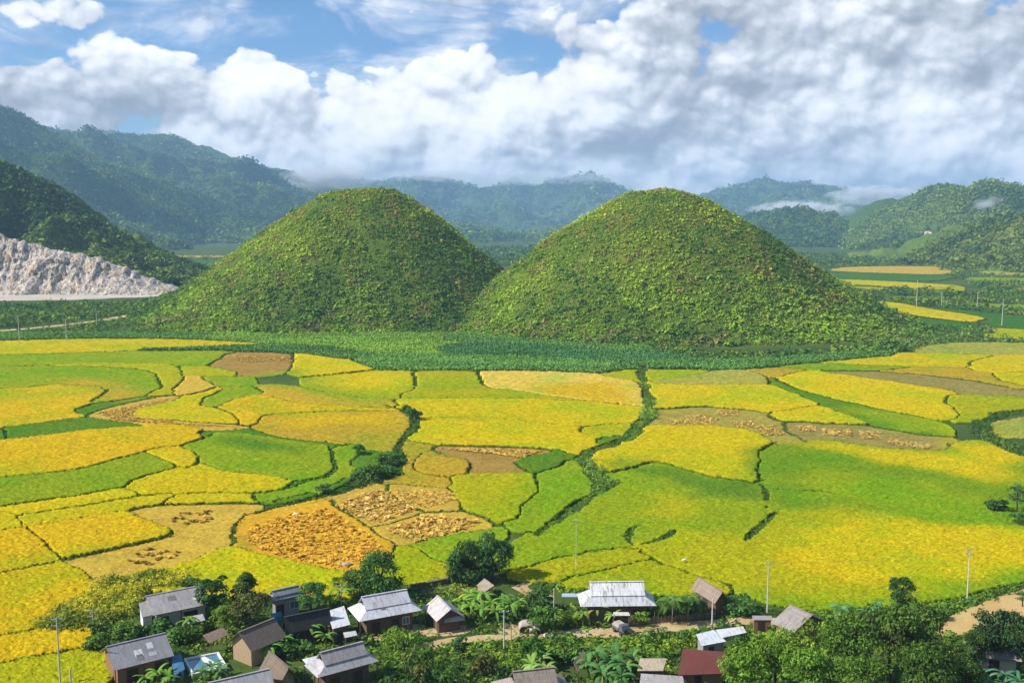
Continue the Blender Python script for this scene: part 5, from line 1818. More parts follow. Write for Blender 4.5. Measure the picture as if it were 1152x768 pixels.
# ------------------------------------------------------------------ utility poles
def pole(px, pyb, pyt, label, arms=1, r=.13, mat=M_CONC, lamp=False, rz=0.2):
    b = at(px, pyb); h = at_dist(px, pyt, b.y).z
    root = empty('utility_pole', b, rz); tag(root, label, 'pole', 'utility poles')
    q = MB(); q.tube([(0, 0, 0), (0, 0, h)], [r, r * .62], 8); q.build('post', mat, root)
    for k in range(arms):
        z = h - .25 - k * .9
        a = MB(); a.box((0, 0, z), (1.5 if h < 11 else 2.2, .1, .1)); ar = a.build('crossarm', M_CONC, root)
        for s in (-.9, 0, .9):
            i = MB(); x = s * (.75 if h < 11 else 1.1); i.tube([(x, 0, z + .05), (x, 0, z + .22)], [.05, .035], 6); i.build('insulator', M_WHITE, ar)
    return b, h


pA = pole(68, 772, 694, 'tall grey utility pole in the yellow green plot at the lower left', 2)
pole(81, 790, 752, 'short white concrete post beside the tall pole at the lower left', 0, .16)
pB = pole(105, 709, 685, 'thin utility pole with a crossarm against the olive thicket', 2, .1)
pole(384, 683, 657, 'thin pale pole above the banana plants behind the silver roof', 1, .08)
pole(383, 640, 614, 'very thin pale pole in front of the orange harvested field', 0, .06)
pole(567, 733, 686, 'white utility pole on the grass below the dirt road', 1)
pole(575, 726, 700, 'short weathered post in the shrubs beside the dirt road', 0, .09, M_LWOOD)
pole(623, 709, 661, 'pale leaning pole among the shrubs left of the big white roof', 0, .1)
pole(648, 641, 584, 'faint thin pole rising from the rice behind the big white roof', 1, .06)
pole(801, 707, 673, 'white utility pole behind the bluish white shed', 0, .15)
pC = pole(863, 689, 632, 'pale utility pole in front of the yellow rice beside the brick outhouse', 1)
pD = pole(1088, 674, 616, 'white utility pole at the edge of the threshing ground', 2)
pole(22, 388, 355, 'far utility pole with a lamp arm at the left end of the maize', 1, .2)
pole(75, 385, 359, 'second far utility pole from the left beside the maize', 1, .2)
pole(109, 368, 346, 'far utility pole beside the dirt track below the quarry', 0, .2)
pole(169, 352, 336, 'far utility pole at the foot of the left round hill', 0, .2)
pole(1127, 367, 336, 'tall thin far pole near the right edge in the green field', 0, .22)
pole(1099, 349, 329, 'far pole second from the right edge above the yellow strip', 0, .22)
pole(1059, 345, 328, 'far pole third from the right edge above the yellow strip', 0, .22)
pole(1031, 345, 315, 'far pole nearest to the foot of the right round hill', 0, .22)


def wire(a, b, dz, label, sag=.8):
    p0 = Vector((a[0].x, a[0].y, a[1] + dz)); p1 = Vector((b[0].x, b[0].y, b[1] + dz))
    pts = []
    for i in range(13):
        t = i / 12; q = p0.lerp(p1, t); q.z -= sag * 4 * t * (1 - t); pts.append(q)
    mb = MB(); mb.tube(pts, .018, 4)
    tag(mb.build('power_line', M_METAL), label, 'wire')


wire(pC, pD, -.03, 'thin power line between the pole by the outhouse and the pole at the threshing ground')
wire(pA, pB, -.03, 'thin power line between the two poles at the lower left')

# ================================================================== sheaves of cut rice
M_SHEAF = leaf_material('straw', .12, 1.75)


def sheaf_mesh(seed, sx=1.0):
    rng = np.random.default_rng(seed)
    n = 34
    P0 = np.stack([rng.normal(-.35, .05, n) * sx, rng.normal(0, .07, n), rng.uniform(.03, .22, n)], 1)
    ang = rng.normal(0, .34, n)
    Ln = rng.uniform(.6, 1.0, n)
    P1 = P0 + np.stack([Ln * np.cos(ang), Ln * np.sin(ang), rng.normal(.06, .14, n)], 1)
    P1[:, 2] = np.clip(P1[:, 2], .02, .42)
    w = rng.uniform(.05, .10, n)
    side = np.stack([-np.sin(ang), np.cos(ang), rng.normal(0, .4, n)], 1) * w[:, None]
    V = np.concatenate([P0 - side * .4, P0 + side * .4, P1 + side, P1 - side])
    F = np.stack([np.arange(n), np.arange(n) + n, np.arange(n) + 2 * n, np.arange(n) + 3 * n], 1)
    t = rng.uniform(.6, 1.25, n); t = np.concatenate([t * .7, t * .7, t * 1.1, t * 1.1])
    me = np_mesh('rice_sheaf', V, F, t)
    me.materials.append(M_SHEAF)
    return me


SHEAVES = [sheaf_mesh(i) for i in range(6)]


def rand_in(poly, n, rng, clump=None):
    P = np.array([tuple(at(*p)[:2]) for p in poly]); lo, hi = P.min(0), P.max(0)
    out = []
    while len(out) < n:
        x, y = rng.uniform(lo[0], hi[0]), rng.uniform(lo[1], hi[1])
        if in_poly(np.array([x]), np.array([y]), P)[0] and (clump is None or fbm(np.array([x / clump]), np.array([y / clump]), 2, 9)[0] > -.12):
            out.append((x, y))
    return out


def sheaves(poly, n, label, colr, zs, size, seed, clump=None):
    rng = np.random.default_rng(seed)
    for k, (x, y) in enumerate(rand_in(poly, n, rng, clump)):
        o = link('rice_sheaf', SHEAVES[int(rng.integers(6))])
        o.location = (x, y, zs); o.rotation_euler = (rng.normal(0, .12), rng.normal(0, .12), rng.uniform(0, 6.28))
        s = size * rng.uniform(.75, 1.25); o.scale = (s, s, s)
        j = rng.uniform(.8, 1.15); o.color = (colr[0] * j, colr[1] * j, colr[2] * j, 1)
        tag(o, label, 'sheaf', 'sheaves of cut rice on the stubble')


def sheaf_mass(name, polys, nper, colr, size, seed, label, clump=None, zs=.2, tall=1.0):
    rng = np.random.default_rng(seed); VV, FF, TT, b = [], [], [], 0
    base = [(np.array([v.co[:] for v in m.vertices]), np.array([p.vertices[:] for p in m.polygons]), np.array([c.color[:3] for c in m.color_attributes['tint'].data])) for m in SHEAVES]
    for poly, n in zip(polys, nper):
        for x, y in rand_in(poly, n, rng, clump):
            V, F, T = base[int(rng.integers(6))]
            sel = rng.random(len(F)) < .6
            a = rng.uniform(0, 6.28); s = size * rng.uniform(.8, 1.3)
            R = np.array([[math.cos(a), -math.sin(a), 0], [math.sin(a), math.cos(a), 0], [0, 0, tall]])
            VV.append(V @ R.T * s + np.array([x, y, zs])); FF.append(F[sel] + b); TT.append(T * rng.uniform(.8, 1.15)); b += len(V)
    o = link(name, np_mesh(name, np.concatenate(VV), np.concatenate(FF), np.concatenate(TT)), mat=M_SHEAF)
    o.color = colr + (1,)
    tag(o, label, 'sheaves', None, 'stuff')


sheaves([(195, 578), (240, 575), (242, 586), (215, 592), (192, 587)], 28, 'brownish sheaf in the upper cluster on the bare tan field at the left', (.40, .27, .05), .2, 1.1, 1)
sheaves([(138, 624), (170, 618), (200, 622), (196, 633), (160, 638), (140, 632)], 24, 'brownish sheaf in the lower cluster on the bare tan field at the left', (.36, .235, .04), .2, 1.1, 2)
sheaves([(274, 606), (285, 592), (325, 580), (368, 572), (428, 613), (424, 628), (388, 640), (335, 632), (290, 620)], 150, 'golden brown sheaf lying among many on the orange harvested field', (.50, .295, .03), .3, 1.0, 3)
sheaves([(380, 570), (402, 558), (428, 551), (470, 574), (425, 590), (400, 581)], 50, 'pale straw sheaf on the tan plot between the hedge and the orange field', (.54, .38, .12), .25, 1.3, 4)
sheaves([(434, 597), (482, 581), (533, 586), (530, 594), (470, 611)], 48, 'straw sheaf on the golden stubble plot nearest the dark bush', (.56, .38, .08), .25, 1.35, 5)
sheaf_mass('straw_heaps', [[(262, 401), (328, 402), (326, 406), (270, 408)], [(110, 465), (190, 449), (180, 455), (150, 464), (200, 476), (268, 481), (200, 479), (130, 473)],
                           [(442, 552), (510, 556), (512, 564), (480, 573), (455, 564)],
                           [(492, 505), (560, 506), (610, 508), (585, 516), (560, 512)], [(380, 570), (402, 558), (428, 551), (470, 574), (425, 590), (400, 581)], [(434, 597), (482, 581), (533, 586), (530, 594), (470, 611)]],
           [260, 900, 620, 440, 480, 520], (.46, .31, .055), .8, 6, 'rows of straw sheaves drying on the far stubble plots')
sheaf_mass('straw_heaps', [[(274, 606), (285, 592), (325, 580), (368, 572), (428, 613), (424, 628), (388, 640), (335, 632), (290, 620)]], [760], (.54, .32, .03), .82, 11, 'loose golden straw strewn over the orange harvested field')
sheaf_mass('straw_heaps', [[(768, 470), (792, 466), (800, 471), (775, 474)], [(805, 462), (832, 462), (830, 468), (808, 468)], [(750, 473), (810, 471), (800, 479), (755, 478)], [(822, 475), (846, 473), (850, 482), (828, 481)], [(848, 481), (874, 478), (882, 490), (860, 491)],
                           [(896, 480), (918, 480), (918, 486), (900, 486)], [(925, 483), (958, 483), (958, 491), (926, 490)], [(966, 486), (990, 487), (990, 494), (968, 494)], [(1000, 494), (1050, 502), (1044, 506), (1000, 500)]],
           [110, 110, 200, 130, 160, 110, 160, 130, 180], (.45, .32, .08), .75, 8, 'pale heaps of straw on the olive stubble right of the stream', None, .15, 1.1)

# ================================================================== trees and plants of the village
def crown_mesh(seed, rx, rz, nclump, per, leaf, squash=0.75, hollow=0.55, spread=.42):
    rng = np.random.default_rng(seed)
    d = rng.normal(0, 1, (nclump, 3)); d /= np.linalg.norm(d, axis=1)[:, None]
    d[:, 2] = d[:, 2] * 0.9 + 0.12
    rad = rng.uniform(hollow, 1.0, nclump) ** .7
    C = d * rad[:, None] * np.array([rx * .74, rx * .74, rz * .74])
    cr = rng.uniform(.24, spread, nclump) * rx
    tl = rng.uniform(.5, 1.5, nclump)
    Vs, Ns, Ss, Ts = [], [], [], []
    for i in range(nclump):
        n = rng.normal(0, 1, (per, 3)); n /= np.linalg.norm(n, axis=1)[:, None]
        n[:, 2] = np.abs(n[:, 2]) * 1.0 - .25 * (rng.random(per) < .3)
        rr = rng.uniform(.55, 1.1, per)
        Vs.append(C[i] + n * (cr[i] * rr)[:, None] * np.array([1, 1, squash])); Ns.append(n + np.array([0, 0, .35]))
        Ss.append(leaf * rng.uniform(.6, 1.35, per))
        col = np.array([1, 1, 1]) * tl[i] * rng.uniform(.75, 1.25, per)[:, None]
        col[:, 0] *= rng.uniform(.85, 1.2, per)
        Ts.append(col)
    v, f, t = leaf_quads(np.concatenate(Vs), np.concatenate(Ns), np.concatenate(Ss), np.concatenate(Ts), rng, .6, .55, .25)
    me = np_mesh('crown', v, f, t)
    me.materials.append(M_LEAF)
    return me, C


def trunk_mesh(C, h0, r, seed):
    rr = random.Random(seed)
    mb = MB()
    top = Vector((rr.uniform(-.2, .2), rr.uniform(-.2, .2), h0))
    mb.tube([(0, 0, -.2), (rr.uniform(-.1, .1), rr.uniform(-.1, .1), h0 * .5), top], [r, r * .8, r * .6], 8)
    for i in range(min(7, len(C))):
        c = Vector(C[i * len(C) // 7]) + Vector((0, 0, h0))
        m = top.lerp(c, .5) + Vector((0, 0, .1))
        mb.tube([top - Vector((0, 0, r)), m, c], [r * .5, r * .32, r * .12], 6)
    me = mb.mesh('trunk', True)
    me.materials.append(M_BARK)
    return me


KINDS_T = {}
for key, (rx, rz, ncl, per, leaf, spread) in {
        'round': (3.2, 2.9, 26, 110, .36, .40), 'wide': (4.4, 3.2, 40, 110, .38, .33), 'tall': (2.1, 3.8, 26, 96, .38, .44), 'bush': (1.7, 1.5, 18, 48, .36, .45),
        'bigbush': (4.0, 3.4, 38, 120, .38, .34), 'cone': (1.3, 2.6, 18, 60, .34, .5), 'airy': (2.9, 2.6, 24, 44, .36, .34)}.items():
    KINDS_T[key] = []
    for s in range(3):
        me, C = crown_mesh(600 + s + hash(key) % 1 + len(key) * 10, rx, rz, ncl, per, leaf, spread=spread)
        KINDS_T[key].append((me, C, rx, rz))

DKG, MDG, LMG, OLV, YLG, BLG = (.038, .085, .018), (.062, .125, .020), (.115, .195, .020), (.095, .110, .024), (.150, .180, .022), (.040, .100, .040)
_tv = [0]


def tree(px, pyb, pyt, wpx, kind, colr, label, cat='tree', name='tree', group=None, dz=0.0):
    """base pixel, top pixel row and crown width in pixels"""
    b = at(px, pyb)
    h = max(1.2, at_dist(px, pyt, b.y).z)
    sc = b.y / FPX * 1.06
    R = wpx * sc / 2
    _tv[0] += 1
    me, C, rx, rz = KINDS_T[kind][_tv[0] % 3]
    rng = random.Random(_tv[0])
    root = empty(name, b, rng.uniform(0, 6.28)); tag(root, label, cat, group)
    sx = R / rx
    if kind in ('bush', 'bigbush'): sz = h / (2 * rz * .80)
    else: sz = min(h * .50 / rz, max(.8 * sx, h * .44 / rz))
    zc = h - rz * sz * .92
    c = link('crown', me, root); c.location = (0, 0, zc); c.scale = (sx, sx, sz)
    j = rng.uniform(.9, 1.1)
    c.color = (colr[0] * j, colr[1] * j, colr[2], 1)
    tm = trunk_mesh([(q[0] * sx, q[1] * sx, q[2] * sz) for q in C], max(.3, zc), .05 + .05 * R * .9, _tv[0])
    t = link('trunk', tm, root)
    return root


G_TREE, G_BUSH, G_COPSE = 'trees among the houses', 'bushes among the houses', 'trees massed at the lower right'
tree(241, 706, 639, 38, 'tall', (.035, .090, .022), 'tall dark glossy tree beside the right end of the long grey shed', group=G_TREE)
tree(277, 704, 641, 34, 'tall', (.045, .080, .020), 'tall dark tree rising left of the bluish grey roofed house', group=G_TREE)
tree(284, 712, 664, 56, 'round', (.085, .100, .026), 'broad olive brown tree in front of the two tall dark trees', group=G_TREE)
tree(252, 716, 680, 30, 'round', LMG, 'light green tree below the tall dark glossy tree', group=G_TREE)
tree(350, 689, 655, 42, 'round', (.050, .120, .030), 'round mid green tree behind the black tiled roof', group=G_TREE)
tree(427, 672, 620, 62, 'bigbush', (.048, .108, .022), 'large dark tree behind the silver roofed house', group=G_TREE)
tree(398, 672, 640, 34, 'round', MDG, 'smaller leafy tree left of the large dark tree behind the silver roof', group=G_TREE)
tree(383, 668, 648, 24, 'airy', MDG, 'slender tree between the orange field and the banana plants', group=G_TREE)
tree(530, 655, 608, 60, 'bigbush', (.045, .100, .026), 'big dark bush at the left of the clump beside the footpath', 'tree', 'tree', 'dark clump beside the footpath')
tree(555, 652, 598, 50, 'bigbush', (.052, .112, .030), 'dark leafy tree at the top of the clump beside the footpath', 'tree', 'tree', 'dark clump beside the footpath')
tree(512, 656, 622, 26, 'bush', (.060, .120, .026), 'low shrub at the left foot of the dark clump beside the footpath', 'bush', 'bush', 'dark clump beside the footpath')
tree(457, 762, 711, 46, 'airy', (.105, .175, .022), 'light airy tree between the grey skirted roof and the dirt road', group=G_TREE)
tree(444, 728, 704, 34, 'bush', LMG, 'bright bush in front of the silver roofed house', 'bush', 'bush', G_BUSH)
tree(518, 749, 714, 22, 'cone', (.030, .085, .026), 'small dark conical tree below the dirt road', group=G_TREE)
tree(545, 760, 734, 34, 'bush', OLV, 'olive bush below the small conical tree', 'bush', 'bush', G_BUSH)
tree(500, 768, 742, 40, 'bush', MDG, 'wide green bush at the bottom left of the conical tree', 'bush', 'bush', G_BUSH)
tree(472, 772, 748, 26, 'bush', OLV, 'brownish bush right of the light airy tree', 'bush', 'bush', G_BUSH)
tree(600, 748, 716, 40, 'bush', (.05, .12, .02), 'dense green bush below the woodpile', 'bush', 'bush', G_BUSH)
tree(637, 742, 712, 44, 'bush', (.075, .155, .024), 'fern like green bush right of the pale leaning pole', 'bush', 'bush', G_BUSH)
tree(612, 712, 682, 42, 'bush', (.065, .145, .022), 'leafy bush between the woodpile and the leaning pole', 'bush', 'bush', G_BUSH)
tree(608, 686, 662, 38, 'bush', (.045, .105, .024), 'dark bush left of the white framed carport', 'bush', 'bush', G_BUSH)
tree(640, 700, 684, 36, 'bush', LMG, 'light bush in front of the white framed carport', 'bush', 'bush', G_BUSH)
tree(722, 702, 688, 28, 'bush', LMG, 'bright bush beside the porch of the big white roof', 'bush', 'bush', G_BUSH)
tree(748, 694, 672, 30, 'bush', MDG, 'green bush at the right end of the big white roof', 'bush', 'bush', G_BUSH)
tree(830, 690, 668, 40, 'bush', (.055, .135, .032), 'green bush right of the plank gable of the brown barn', 'bush', 'bush', G_BUSH)
tree(215, 664, 650, 30, 'bush', MDG, 'bush at the back corner of the long grey shed', 'bush', 'bush', G_BUSH)
tree(180, 716, 696, 44, 'bush', (.045, .11, .018), 'dark bush in front of the left end of the long grey shed', 'bush', 'bush', G_BUSH)
tree(208, 722, 700, 40, 'bush', (.07, .15, .022), 'mid green bush in front of the long grey shed', 'bush', 'bush', G_BUSH)
tree(140, 724, 702, 44, 'bush', MDG, 'bush behind the patched slate grey roof', 'bush', 'bush', G_BUSH)
tree(110, 732, 712, 36, 'bush', (.085, .16, .02), 'yellow green bush left of the patched slate grey roof', 'bush', 'bush', G_BUSH)
tree(330, 738, 716, 44, 'bush', (.055, .13, .02), 'bush in front of the black tiled roof', 'bush', 'bush', G_BUSH)
# lower right copse
for a in [
    (1014, 700, 645, 36, 'round', (0.041, 0.097, 0.022), 'dark round tree standing highest above the lower right copse'),
    (834, 790, 726, 60, 'round', (0.108, 0.199, 0.018), 'lime green tree at the left end of the lower right copse'),
    (872, 775, 708, 62, 'round', (0.118, 0.204, 0.018), 'bright lime tree just below the weathered grey brown roof'),
    (905, 790, 728, 66, 'wide', (0.082, 0.161, 0.016), 'mid green tree at the bottom of the lower right copse'),
    (916, 760, 694, 52, 'airy', (0.123, 0.193, 0.022), 'airy lime tree right of the weathered grey brown roof'),
    (952, 770, 690, 74, 'wide', (0.062, 0.118, 0.014), 'wide olive green tree in the middle of the lower right copse'),
    (1000, 775, 680, 84, 'wide', (0.053, 0.097, 0.014), 'largest dark olive tree of the lower right copse'),
    (1040, 752, 682, 56, 'round', (0.062, 0.108, 0.018), 'olive tree touching the left edge of the threshing ground'),
    (966, 800, 738, 72, 'wide', (0.056, 0.108, 0.012), 'dark tree cut by the bottom edge in the lower right copse'),
    (1040, 800, 722, 84, 'wide', (0.046, 0.088, 0.012), 'very dark tree at the bottom below the threshing ground'),
    (1082, 790, 738, 52, 'round', (0.052, 0.102, 0.014), 'dark tree left of the hidden grey walled house'),
    (1068, 760, 722, 44, 'round', (0.087, 0.129, 0.020), 'olive tree in front of the lower corner of the threshing ground'),
]: tree(*a, group=G_COPSE)
tree(1092, 764, 706, 40, 'round', (.040, .080, .016), 'dark tree covering the left end of the hidden grey walled house', group=G_TREE)
tree(1116, 754, 684, 54, 'round', (.028, .060, .018), 'dark tree in front of the hidden grey walled house', group=G_TREE)
tree(1146, 760, 690, 50, 'round', (.030, .066, .020), 'dark tree at the right edge beside the threshing ground', group=G_TREE)
tree(1150, 682, 664, 20, 'airy', (.05, .10, .03), 'small bare looking sapling at the right edge of the threshing ground', group=G_TREE)
tree(1144, 577, 543, 34, 'airy', (.070, .140, .036), 'tree at the right edge beside the green rice field', group='trees in the fields')
tree(1122, 575, 558, 26, 'bush', (.030, .075, .022), 'dark low bush left of the tree at the right edge of the green rice field', 'bush', 'bush', 'trees in the fields')
tree(1146, 590, 576, 24, 'bush', (.060, .13, .02), 'bush just below the tree at the right edge of the green rice field', 'bush', 'bush', 'trees in the fields')
tree(458, 466, 455, 16, 'bush', (.05, .12, .03), 'small round bush where the hedge begins below the maize', 'bush', 'bush', 'trees in the fields')
tree(466, 474, 456, 18, 'bush', (.05, .11, .03), 'taller bush at the first bend of the hedge', 'bush', 'bush', 'trees in the fields')
tree(404, 512, 499, 16, 'bush', (.05, .12, .02), 'bush at the lower right corner of the big golden brown field', 'bush', 'bush', 'trees in the fields')
tree(436, 524, 508, 32, 'bush', (.065, .15, .022), 'bright bush in the wide middle of the hedge', 'bush', 'bush', 'trees in the fields')
tree(421, 538, 520, 40, 'bush', (.04, .10, .02), 'dark bush in the wide middle of the hedge', 'bush', 'bush', 'trees in the fields')
tree(365, 556, 544, 22, 'bush', (.07, .15, .03), 'pale bush at the left end of the hedge above the orange field', 'bush', 'bush', 'trees in the fields')


# banana plants
def banana_mesh(seed, nl=10, L=2.1, w=.25, up=1.0):
    rng = random.Random(seed)
    V, F, T = [], [], []
    for i in range(nl):
        a = i * 2.399 + rng.uniform(-.3, .3)
        tilt = rng.uniform(.35, 1.15) * up
        ll = L * rng.uniform(.75, 1.15); ww = w * rng.uniform(.8, 1.2)
        tt = rng.uniform(.75, 1.3); dry = rng.random() < .12
        x = z = 0.0
        pts = []
        ang = tilt
        for k in range(8):
            pts.append((x, z)); x += ll / 7 * math.cos(ang); z += ll / 7 * math.sin(ang); ang -= rng.uniform(.18, .36)
        b = len(V)
        ca, sa = math.cos(a), math.sin(a)
        for k, (px_, pz) in enumerate(pts):
            t = k / 7
            hw = ww * (math.sin(math.pi * min(1, .10 + t * .9)) ** .6) * rng.uniform(.85, 1.08) if k < 7 else .03
            if k == 0: hw = .04
            for s in (-1, 0, 1):
                yy_ = s * hw
                V.append((px_ * ca - yy_ * sa, px_ * sa + yy_ * ca, pz - abs(s) * hw * .35))
                g = tt * (1.12 if s == 0 else rng.uniform(.85, 1.05))
                T.append((g * 2.1, g * 1.15, g * 1.4) if dry else (g, g, g))
        for k in range(7):
            for s in (0, 1): F.append((b + k * 3 + s, b + (k + 1) * 3 + s, b + (k + 1) * 3 + s + 1, b + k * 3 + s + 1))
    me = np_mesh('foliage', np.array(V), np.array(F), np.array(T))
    me.materials.append(M_LEAF)
    return me


BAN = [banana_mesh(i) for i in range(5)]
_st = MB(); _st.tube([(0, 0, -.1), (.03, 0, .8), (0, .02, 1.7)], [.15, .13, .09], 8)
BSTEM = _st.mesh('stem', True); BSTEM.materials.append(M_PSTEM)
_bn = [0]


def banana(px, py, s, label, colr=(.105, .20, .024), group=None):
    _bn[0] += 1
    rr = random.Random(_bn[0])
    b = at(px, py)
    root = empty('banana_plant', b, rr.uniform(0, 6.28)); root.scale = (s, s, s)
    tag(root, label, 'plant', group)
    st = link('stem', BSTEM, root)
    f = link('foliage', BAN[_bn[0] % 5], root); f.location = (0, 0, 1.6)
    j = rr.uniform(.85, 1.15); f.color = (colr[0] * j, colr[1] * j, colr[2], 1)


def bananas(lst, label, group, colr=(.105, .20, .024)):
    for px, py, s in lst: banana(px, py, s, label, colr, group)


bananas([(521, 688, 1.2), (529, 682, 1.25), (537, 690, 1.3), (545, 684, 1.2), (552, 692, 1.3), (530, 697, 1.3), (543, 700, 1.25), (519, 698, 1.0), (558, 700, 1.1)], 'banana plant in the big clump below the tan square roofed hut', 'banana clump below the tan hut')
bananas([(566, 690, 1.2), (575, 694, 1.3), (583, 688, 1.1)], 'banana plant behind the white pole on the grass', 'banana plants behind the white pole', (.09, .18, .03))
bananas([(662, 762, 1.3), (672, 752, 1.4), (683, 764, 1.4), (694, 754, 1.4), (704, 766, 1.3), (712, 752, 1.1), (678, 775, 1.4), (698, 778, 1.4), (656, 752, 1.0)], 'banana plant in the clump between the bottom thatched house and the beige roof', 'banana clump at the bottom', (.06, .14, .034))
bananas([(672, 700, 1.2), (681, 696, 1.2), (663, 694, 1.1), (690, 703, 1.0), (656, 704, 1.1)], 'banana plant in front of the left end of the big white roof', 'banana plants by the big white roof', (.12, .20, .03))
bananas([(384, 679, 1.2), (395, 674, 1.2), (405, 672, 1.1), (371, 682, 1.0)], 'banana plant behind the left end of the silver roof', 'banana plants behind the silver roof')
bananas([(348, 722, 1.3), (360, 718, 1.3), (367, 728, 1.1), (318, 734, 1.2), (305, 742, 1.2)], 'banana plant in the garden below the black tiled roof', 'banana plants below the black roof', (.085, .19, .026))
bananas([(598, 764, 1.3), (608, 756, 1.2), (614, 766, 1.2)], 'pale leaved banana plant above the bottom thatched house', 'pale banana plants', (.14, .23, .045))
bananas([(500, 699, .9)], 'single banana plant in front of the gable of the stained roof house', None)
bananas([(178, 770, 1.1), (190, 774, 1.0), (165, 776, 1.0)], 'banana plant in front of the patched slate grey roofed house', 'banana plants at the lower left', (.10, .20, .024))
bananas([(238, 762, 1.0), (248, 766, 1.0), (228, 768, 1.0)], 'spiky dark banana plant in front of the blue pool', 'plants in front of the pool', (.07, .15, .04))
bananas([(214, 712, 1.2)], 'single banana plant under the small brown plank roof', None)
bananas([(1098, 768, 1.1), (1128, 776, 1.3), (1110, 784, 1.2), (1145, 782, 1.2)], 'banana plant at the lower right corner', 'banana plants at the lower right corner', (.05, .15, .06))
bananas([(985, 700, 1.3), (978, 704, 1.2)], 'banana plant showing bright leaves left of the dark round tree in the copse', 'banana plants in the copse', (.07, .18, .05))


def palm_mesh(seed, nf=13, L=1.7):
    rng = random.Random(seed); V, F, T = [], [], []
    for i in range(nf):
        a = i * 2.399; tilt = rng.uniform(-.1, .9); ang = tilt; x = z = 0.0; ca, sa = math.cos(a), math.sin(a)
        tt = rng.uniform(.75, 1.25); ll = L * rng.uniform(.8, 1.15)
        for k in range(11):
            x += ll / 11 * math.cos(ang); z += ll / 11 * math.sin(ang); ang -= .16
            if k < 1: continue
            w = .55 * math.sin(math.pi * (.15 + k / 13)) + .1
            for s in (-1, 1):
                b = len(V)
                for (dx, dy, dz) in ((0, 0, 0), (.13, 0, 0), (.34, s * w, -.26), (.20, s * w, -.28)):
                    V.append(((x + dx) * ca - dy * sa, (x + dx) * sa + dy * ca, z + dz)); T.append(tt * rng.uniform(.8, 1.2))
                F.append((b, b + 1, b + 2, b + 3))
    me = np_mesh('fronds', np.array(V), np.array(F), np.array(T)); me.materials.append(M_LEAF)
    return me


PALM = [palm_mesh(i) for i in range(3)]
M_PTRUNK = plain('pale_trunk', (.42, .40, .32), .8, .2, .3, 3)


def papaya(px, pyb, pyt, label, k, colr=(.085, .16, .028), sc=1.0):
    b = at(px, pyb); h = at_dist(px, pyt, b.y).z
    root = empty('papaya_tree', b, k * 1.3); tag(root, label, 'tree', 'papaya trees by the road')
    q = MB(); q.tube([(0, 0, -.1), (.05, .03, h * .5), (0, 0, h)], [.13, .11, .08], 8); q.build('trunk', M_PTRUNK, root, True)
    f = link('fronds', PALM[k % 3], root); f.location = (0, 0, h - .05); f.scale = (sc, sc, sc); f.color = colr + (1,)


papaya(756, 702, 674, 'left papaya tree with a bare white trunk by the picket fence', 0, sc=1.35)
papaya(774, 699, 670, 'right papaya tree with a bare white trunk by the picket fence', 1, sc=1.35)
papaya(763, 694, 676, 'short papaya tree behind the two white trunks', 2, (.06, .13, .03), 1.2)
papaya(784, 694, 676, 'short dark papaya tree next to the brown barn', 4, (.05, .11, .034), 1.2)
papaya(744, 697, 680, 'short papaya tree nearest the big white roof', 5, (.075, .15, .028), 1.2)
papaya(945, 716, 681, 'papaya tree with a pale top rising from the copse right of the weathered roof', 3, (.10, .20, .06), 1.1)

# ================================================================== weeds and undergrowth between the houses
ROADC = course(ROAD, ROADW, 1.5)


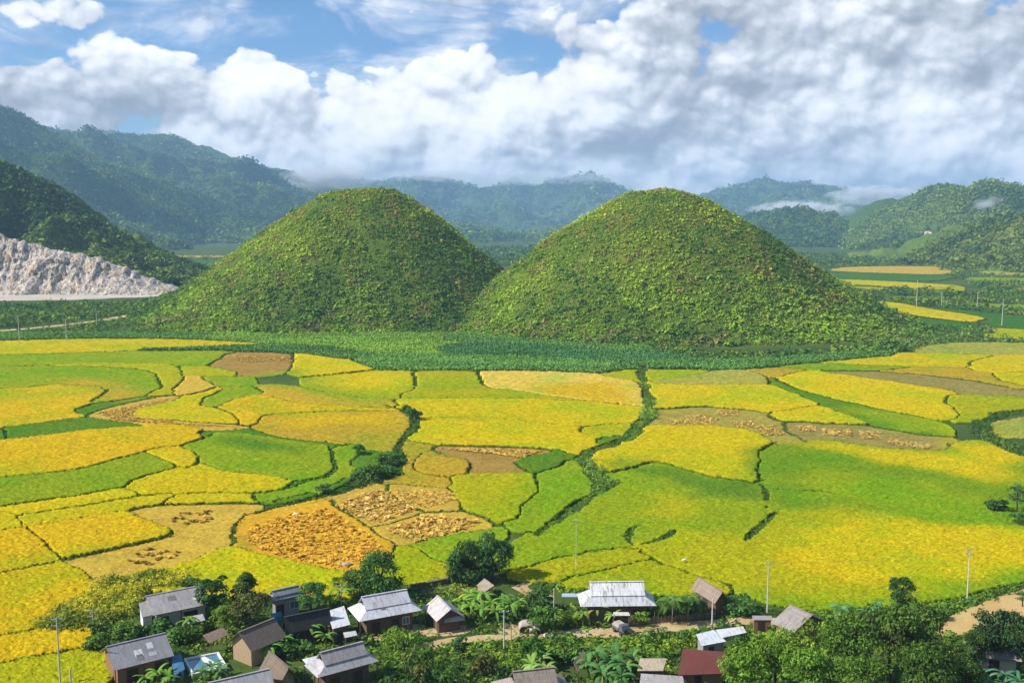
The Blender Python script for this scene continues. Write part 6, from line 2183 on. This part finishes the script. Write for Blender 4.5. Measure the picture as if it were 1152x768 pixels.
def weeds(name, label, poly, n, Rm, seed, dark, light, nleaf, leaf, thin, hz=1.0, mat=M_LEAF, check=True):
    rng = np.random.default_rng(seed)
    P = np.array([tuple(at(*p)[:2]) for p in poly]); lo, hi = P.min(0), P.max(0)
    x = rng.uniform(lo[0], hi[0], n); y = rng.uniform(lo[1], hi[1], n)
    ok = in_poly(x, y, P)
    j = np.clip(np.searchsorted(yy, y) - 1, 0, NV - 1); i = np.clip(((x / y - U0) / FAN).astype(int), 0, NU - 1)
    if check: ok &= KEEP[j, i] == 0
    for cx, cy_, ca, sa, hx, hy in EXCL:
        dx, dy = x - cx, y - cy_
        lx, ly = dx * ca + dy * sa, -dx * sa + dy * ca
        ok &= ~((np.abs(lx) < hx) & (np.abs(ly) < hy))
    for q in ROADC: ok &= (x - q[0]) ** 2 + (y - q[1]) ** 2 > (q[2] * 1.05) ** 2
    YP = np.array([tuple(at(*p)[:2]) for p in YARD_R]); ok &= ~in_poly(x, y, YP)
    for yp in ([(552, 640), (590, 638), (635, 650), (618, 655), (590, 648)], [(582, 660), (600, 652), (610, 666), (625, 674), (600, 672)], [(470, 708), (535, 702), (530, 712), (476, 716)]):
        ok &= ~in_poly(x, y, np.array([tuple(at(*p)[:2]) for p in yp])) | (rng.random(n) < .12)
    k = fbm(x / 9, y / 9, 4, seed)
    ok &= k < thin
    x, y, k = x[ok], y[ok], k[ok]; m_ = len(x)
    R = Rm * rng.gamma(4, .25, m_).clip(.3, 2.4)
    c2 = fbm(x / 5, y / 5, 3, seed + 5)
    w = np.clip(.45 + c2 * 1.1 + rng.normal(0, .2, m_), 0, 1)[:, None]
    T = (np.array(dark) * (1 - w) + np.array(light) * w) * rng.uniform(.75, 1.2, (m_, 1))
    v, f, t = shrub_cover(np.stack([x, y, ground_z(x, y) - .05], 1), R, R * hz * rng.uniform(.6, 1.3, m_), T, nleaf, leaf, rng)
    o = link(name, np_mesh(name, v, f, t), mat=mat); o.color = (1, 1, 1, 1)
    tag(o, label, 'weeds', None, 'stuff')


VILLAGE = [(-60, 706), (60, 706), (130, 670), (200, 655), (300, 664), (380, 664), (440, 650), (500, 636), (560, 636), (640, 650), (760, 662), (850, 676), (960, 682), (1060, 672), (1152, 650), (1260, 630), (1300, 800), (-160, 800)]
weeds('undergrowth', 'green weeds and low shrubs between the houses', VILLAGE, 26000, .5, 701, (.055, .12, .015), (.165, .24, .022), 9, .62, .24, .9)
weeds('undergrowth', 'taller leafy growth between the houses', VILLAGE, 2800, .95, 702, (.036, .085, .016), (.10, .175, .020), 26, .42, .05, 1.0)
weeds('thicket', 'olive and yellow green thicket between the golden field and the long grey shed', [(34, 712), (58, 694), (92, 674), (116, 658), (150, 652), (172, 646), (215, 650), (200, 660), (160, 668), (150, 690), (118, 704), (80, 712)], 4600, .75, 703, (.11, .15, .014), (.36, .34, .02), 36, .30, .5, 1.1, check=False)
weeds('grass', 'bright grass on the slope below the dirt road', [(540, 724), (640, 720), (700, 720), (790, 712), (785, 726), (715, 740), (640, 740), (560, 742)], 5200, .42, 704, (.085, .165, .016), (.190, .260, .022), 9, .6, .6, .8)
weeds('grass', 'green verge along the edge of the threshing ground', [(1040, 686), (1085, 676), (1120, 664), (1200, 640), (1200, 652), (1120, 674), (1075, 692), (1048, 700)], 1800, .5, 705, (.05, .12, .016), (.12, .20, .02), 10, .6, .6, .9)
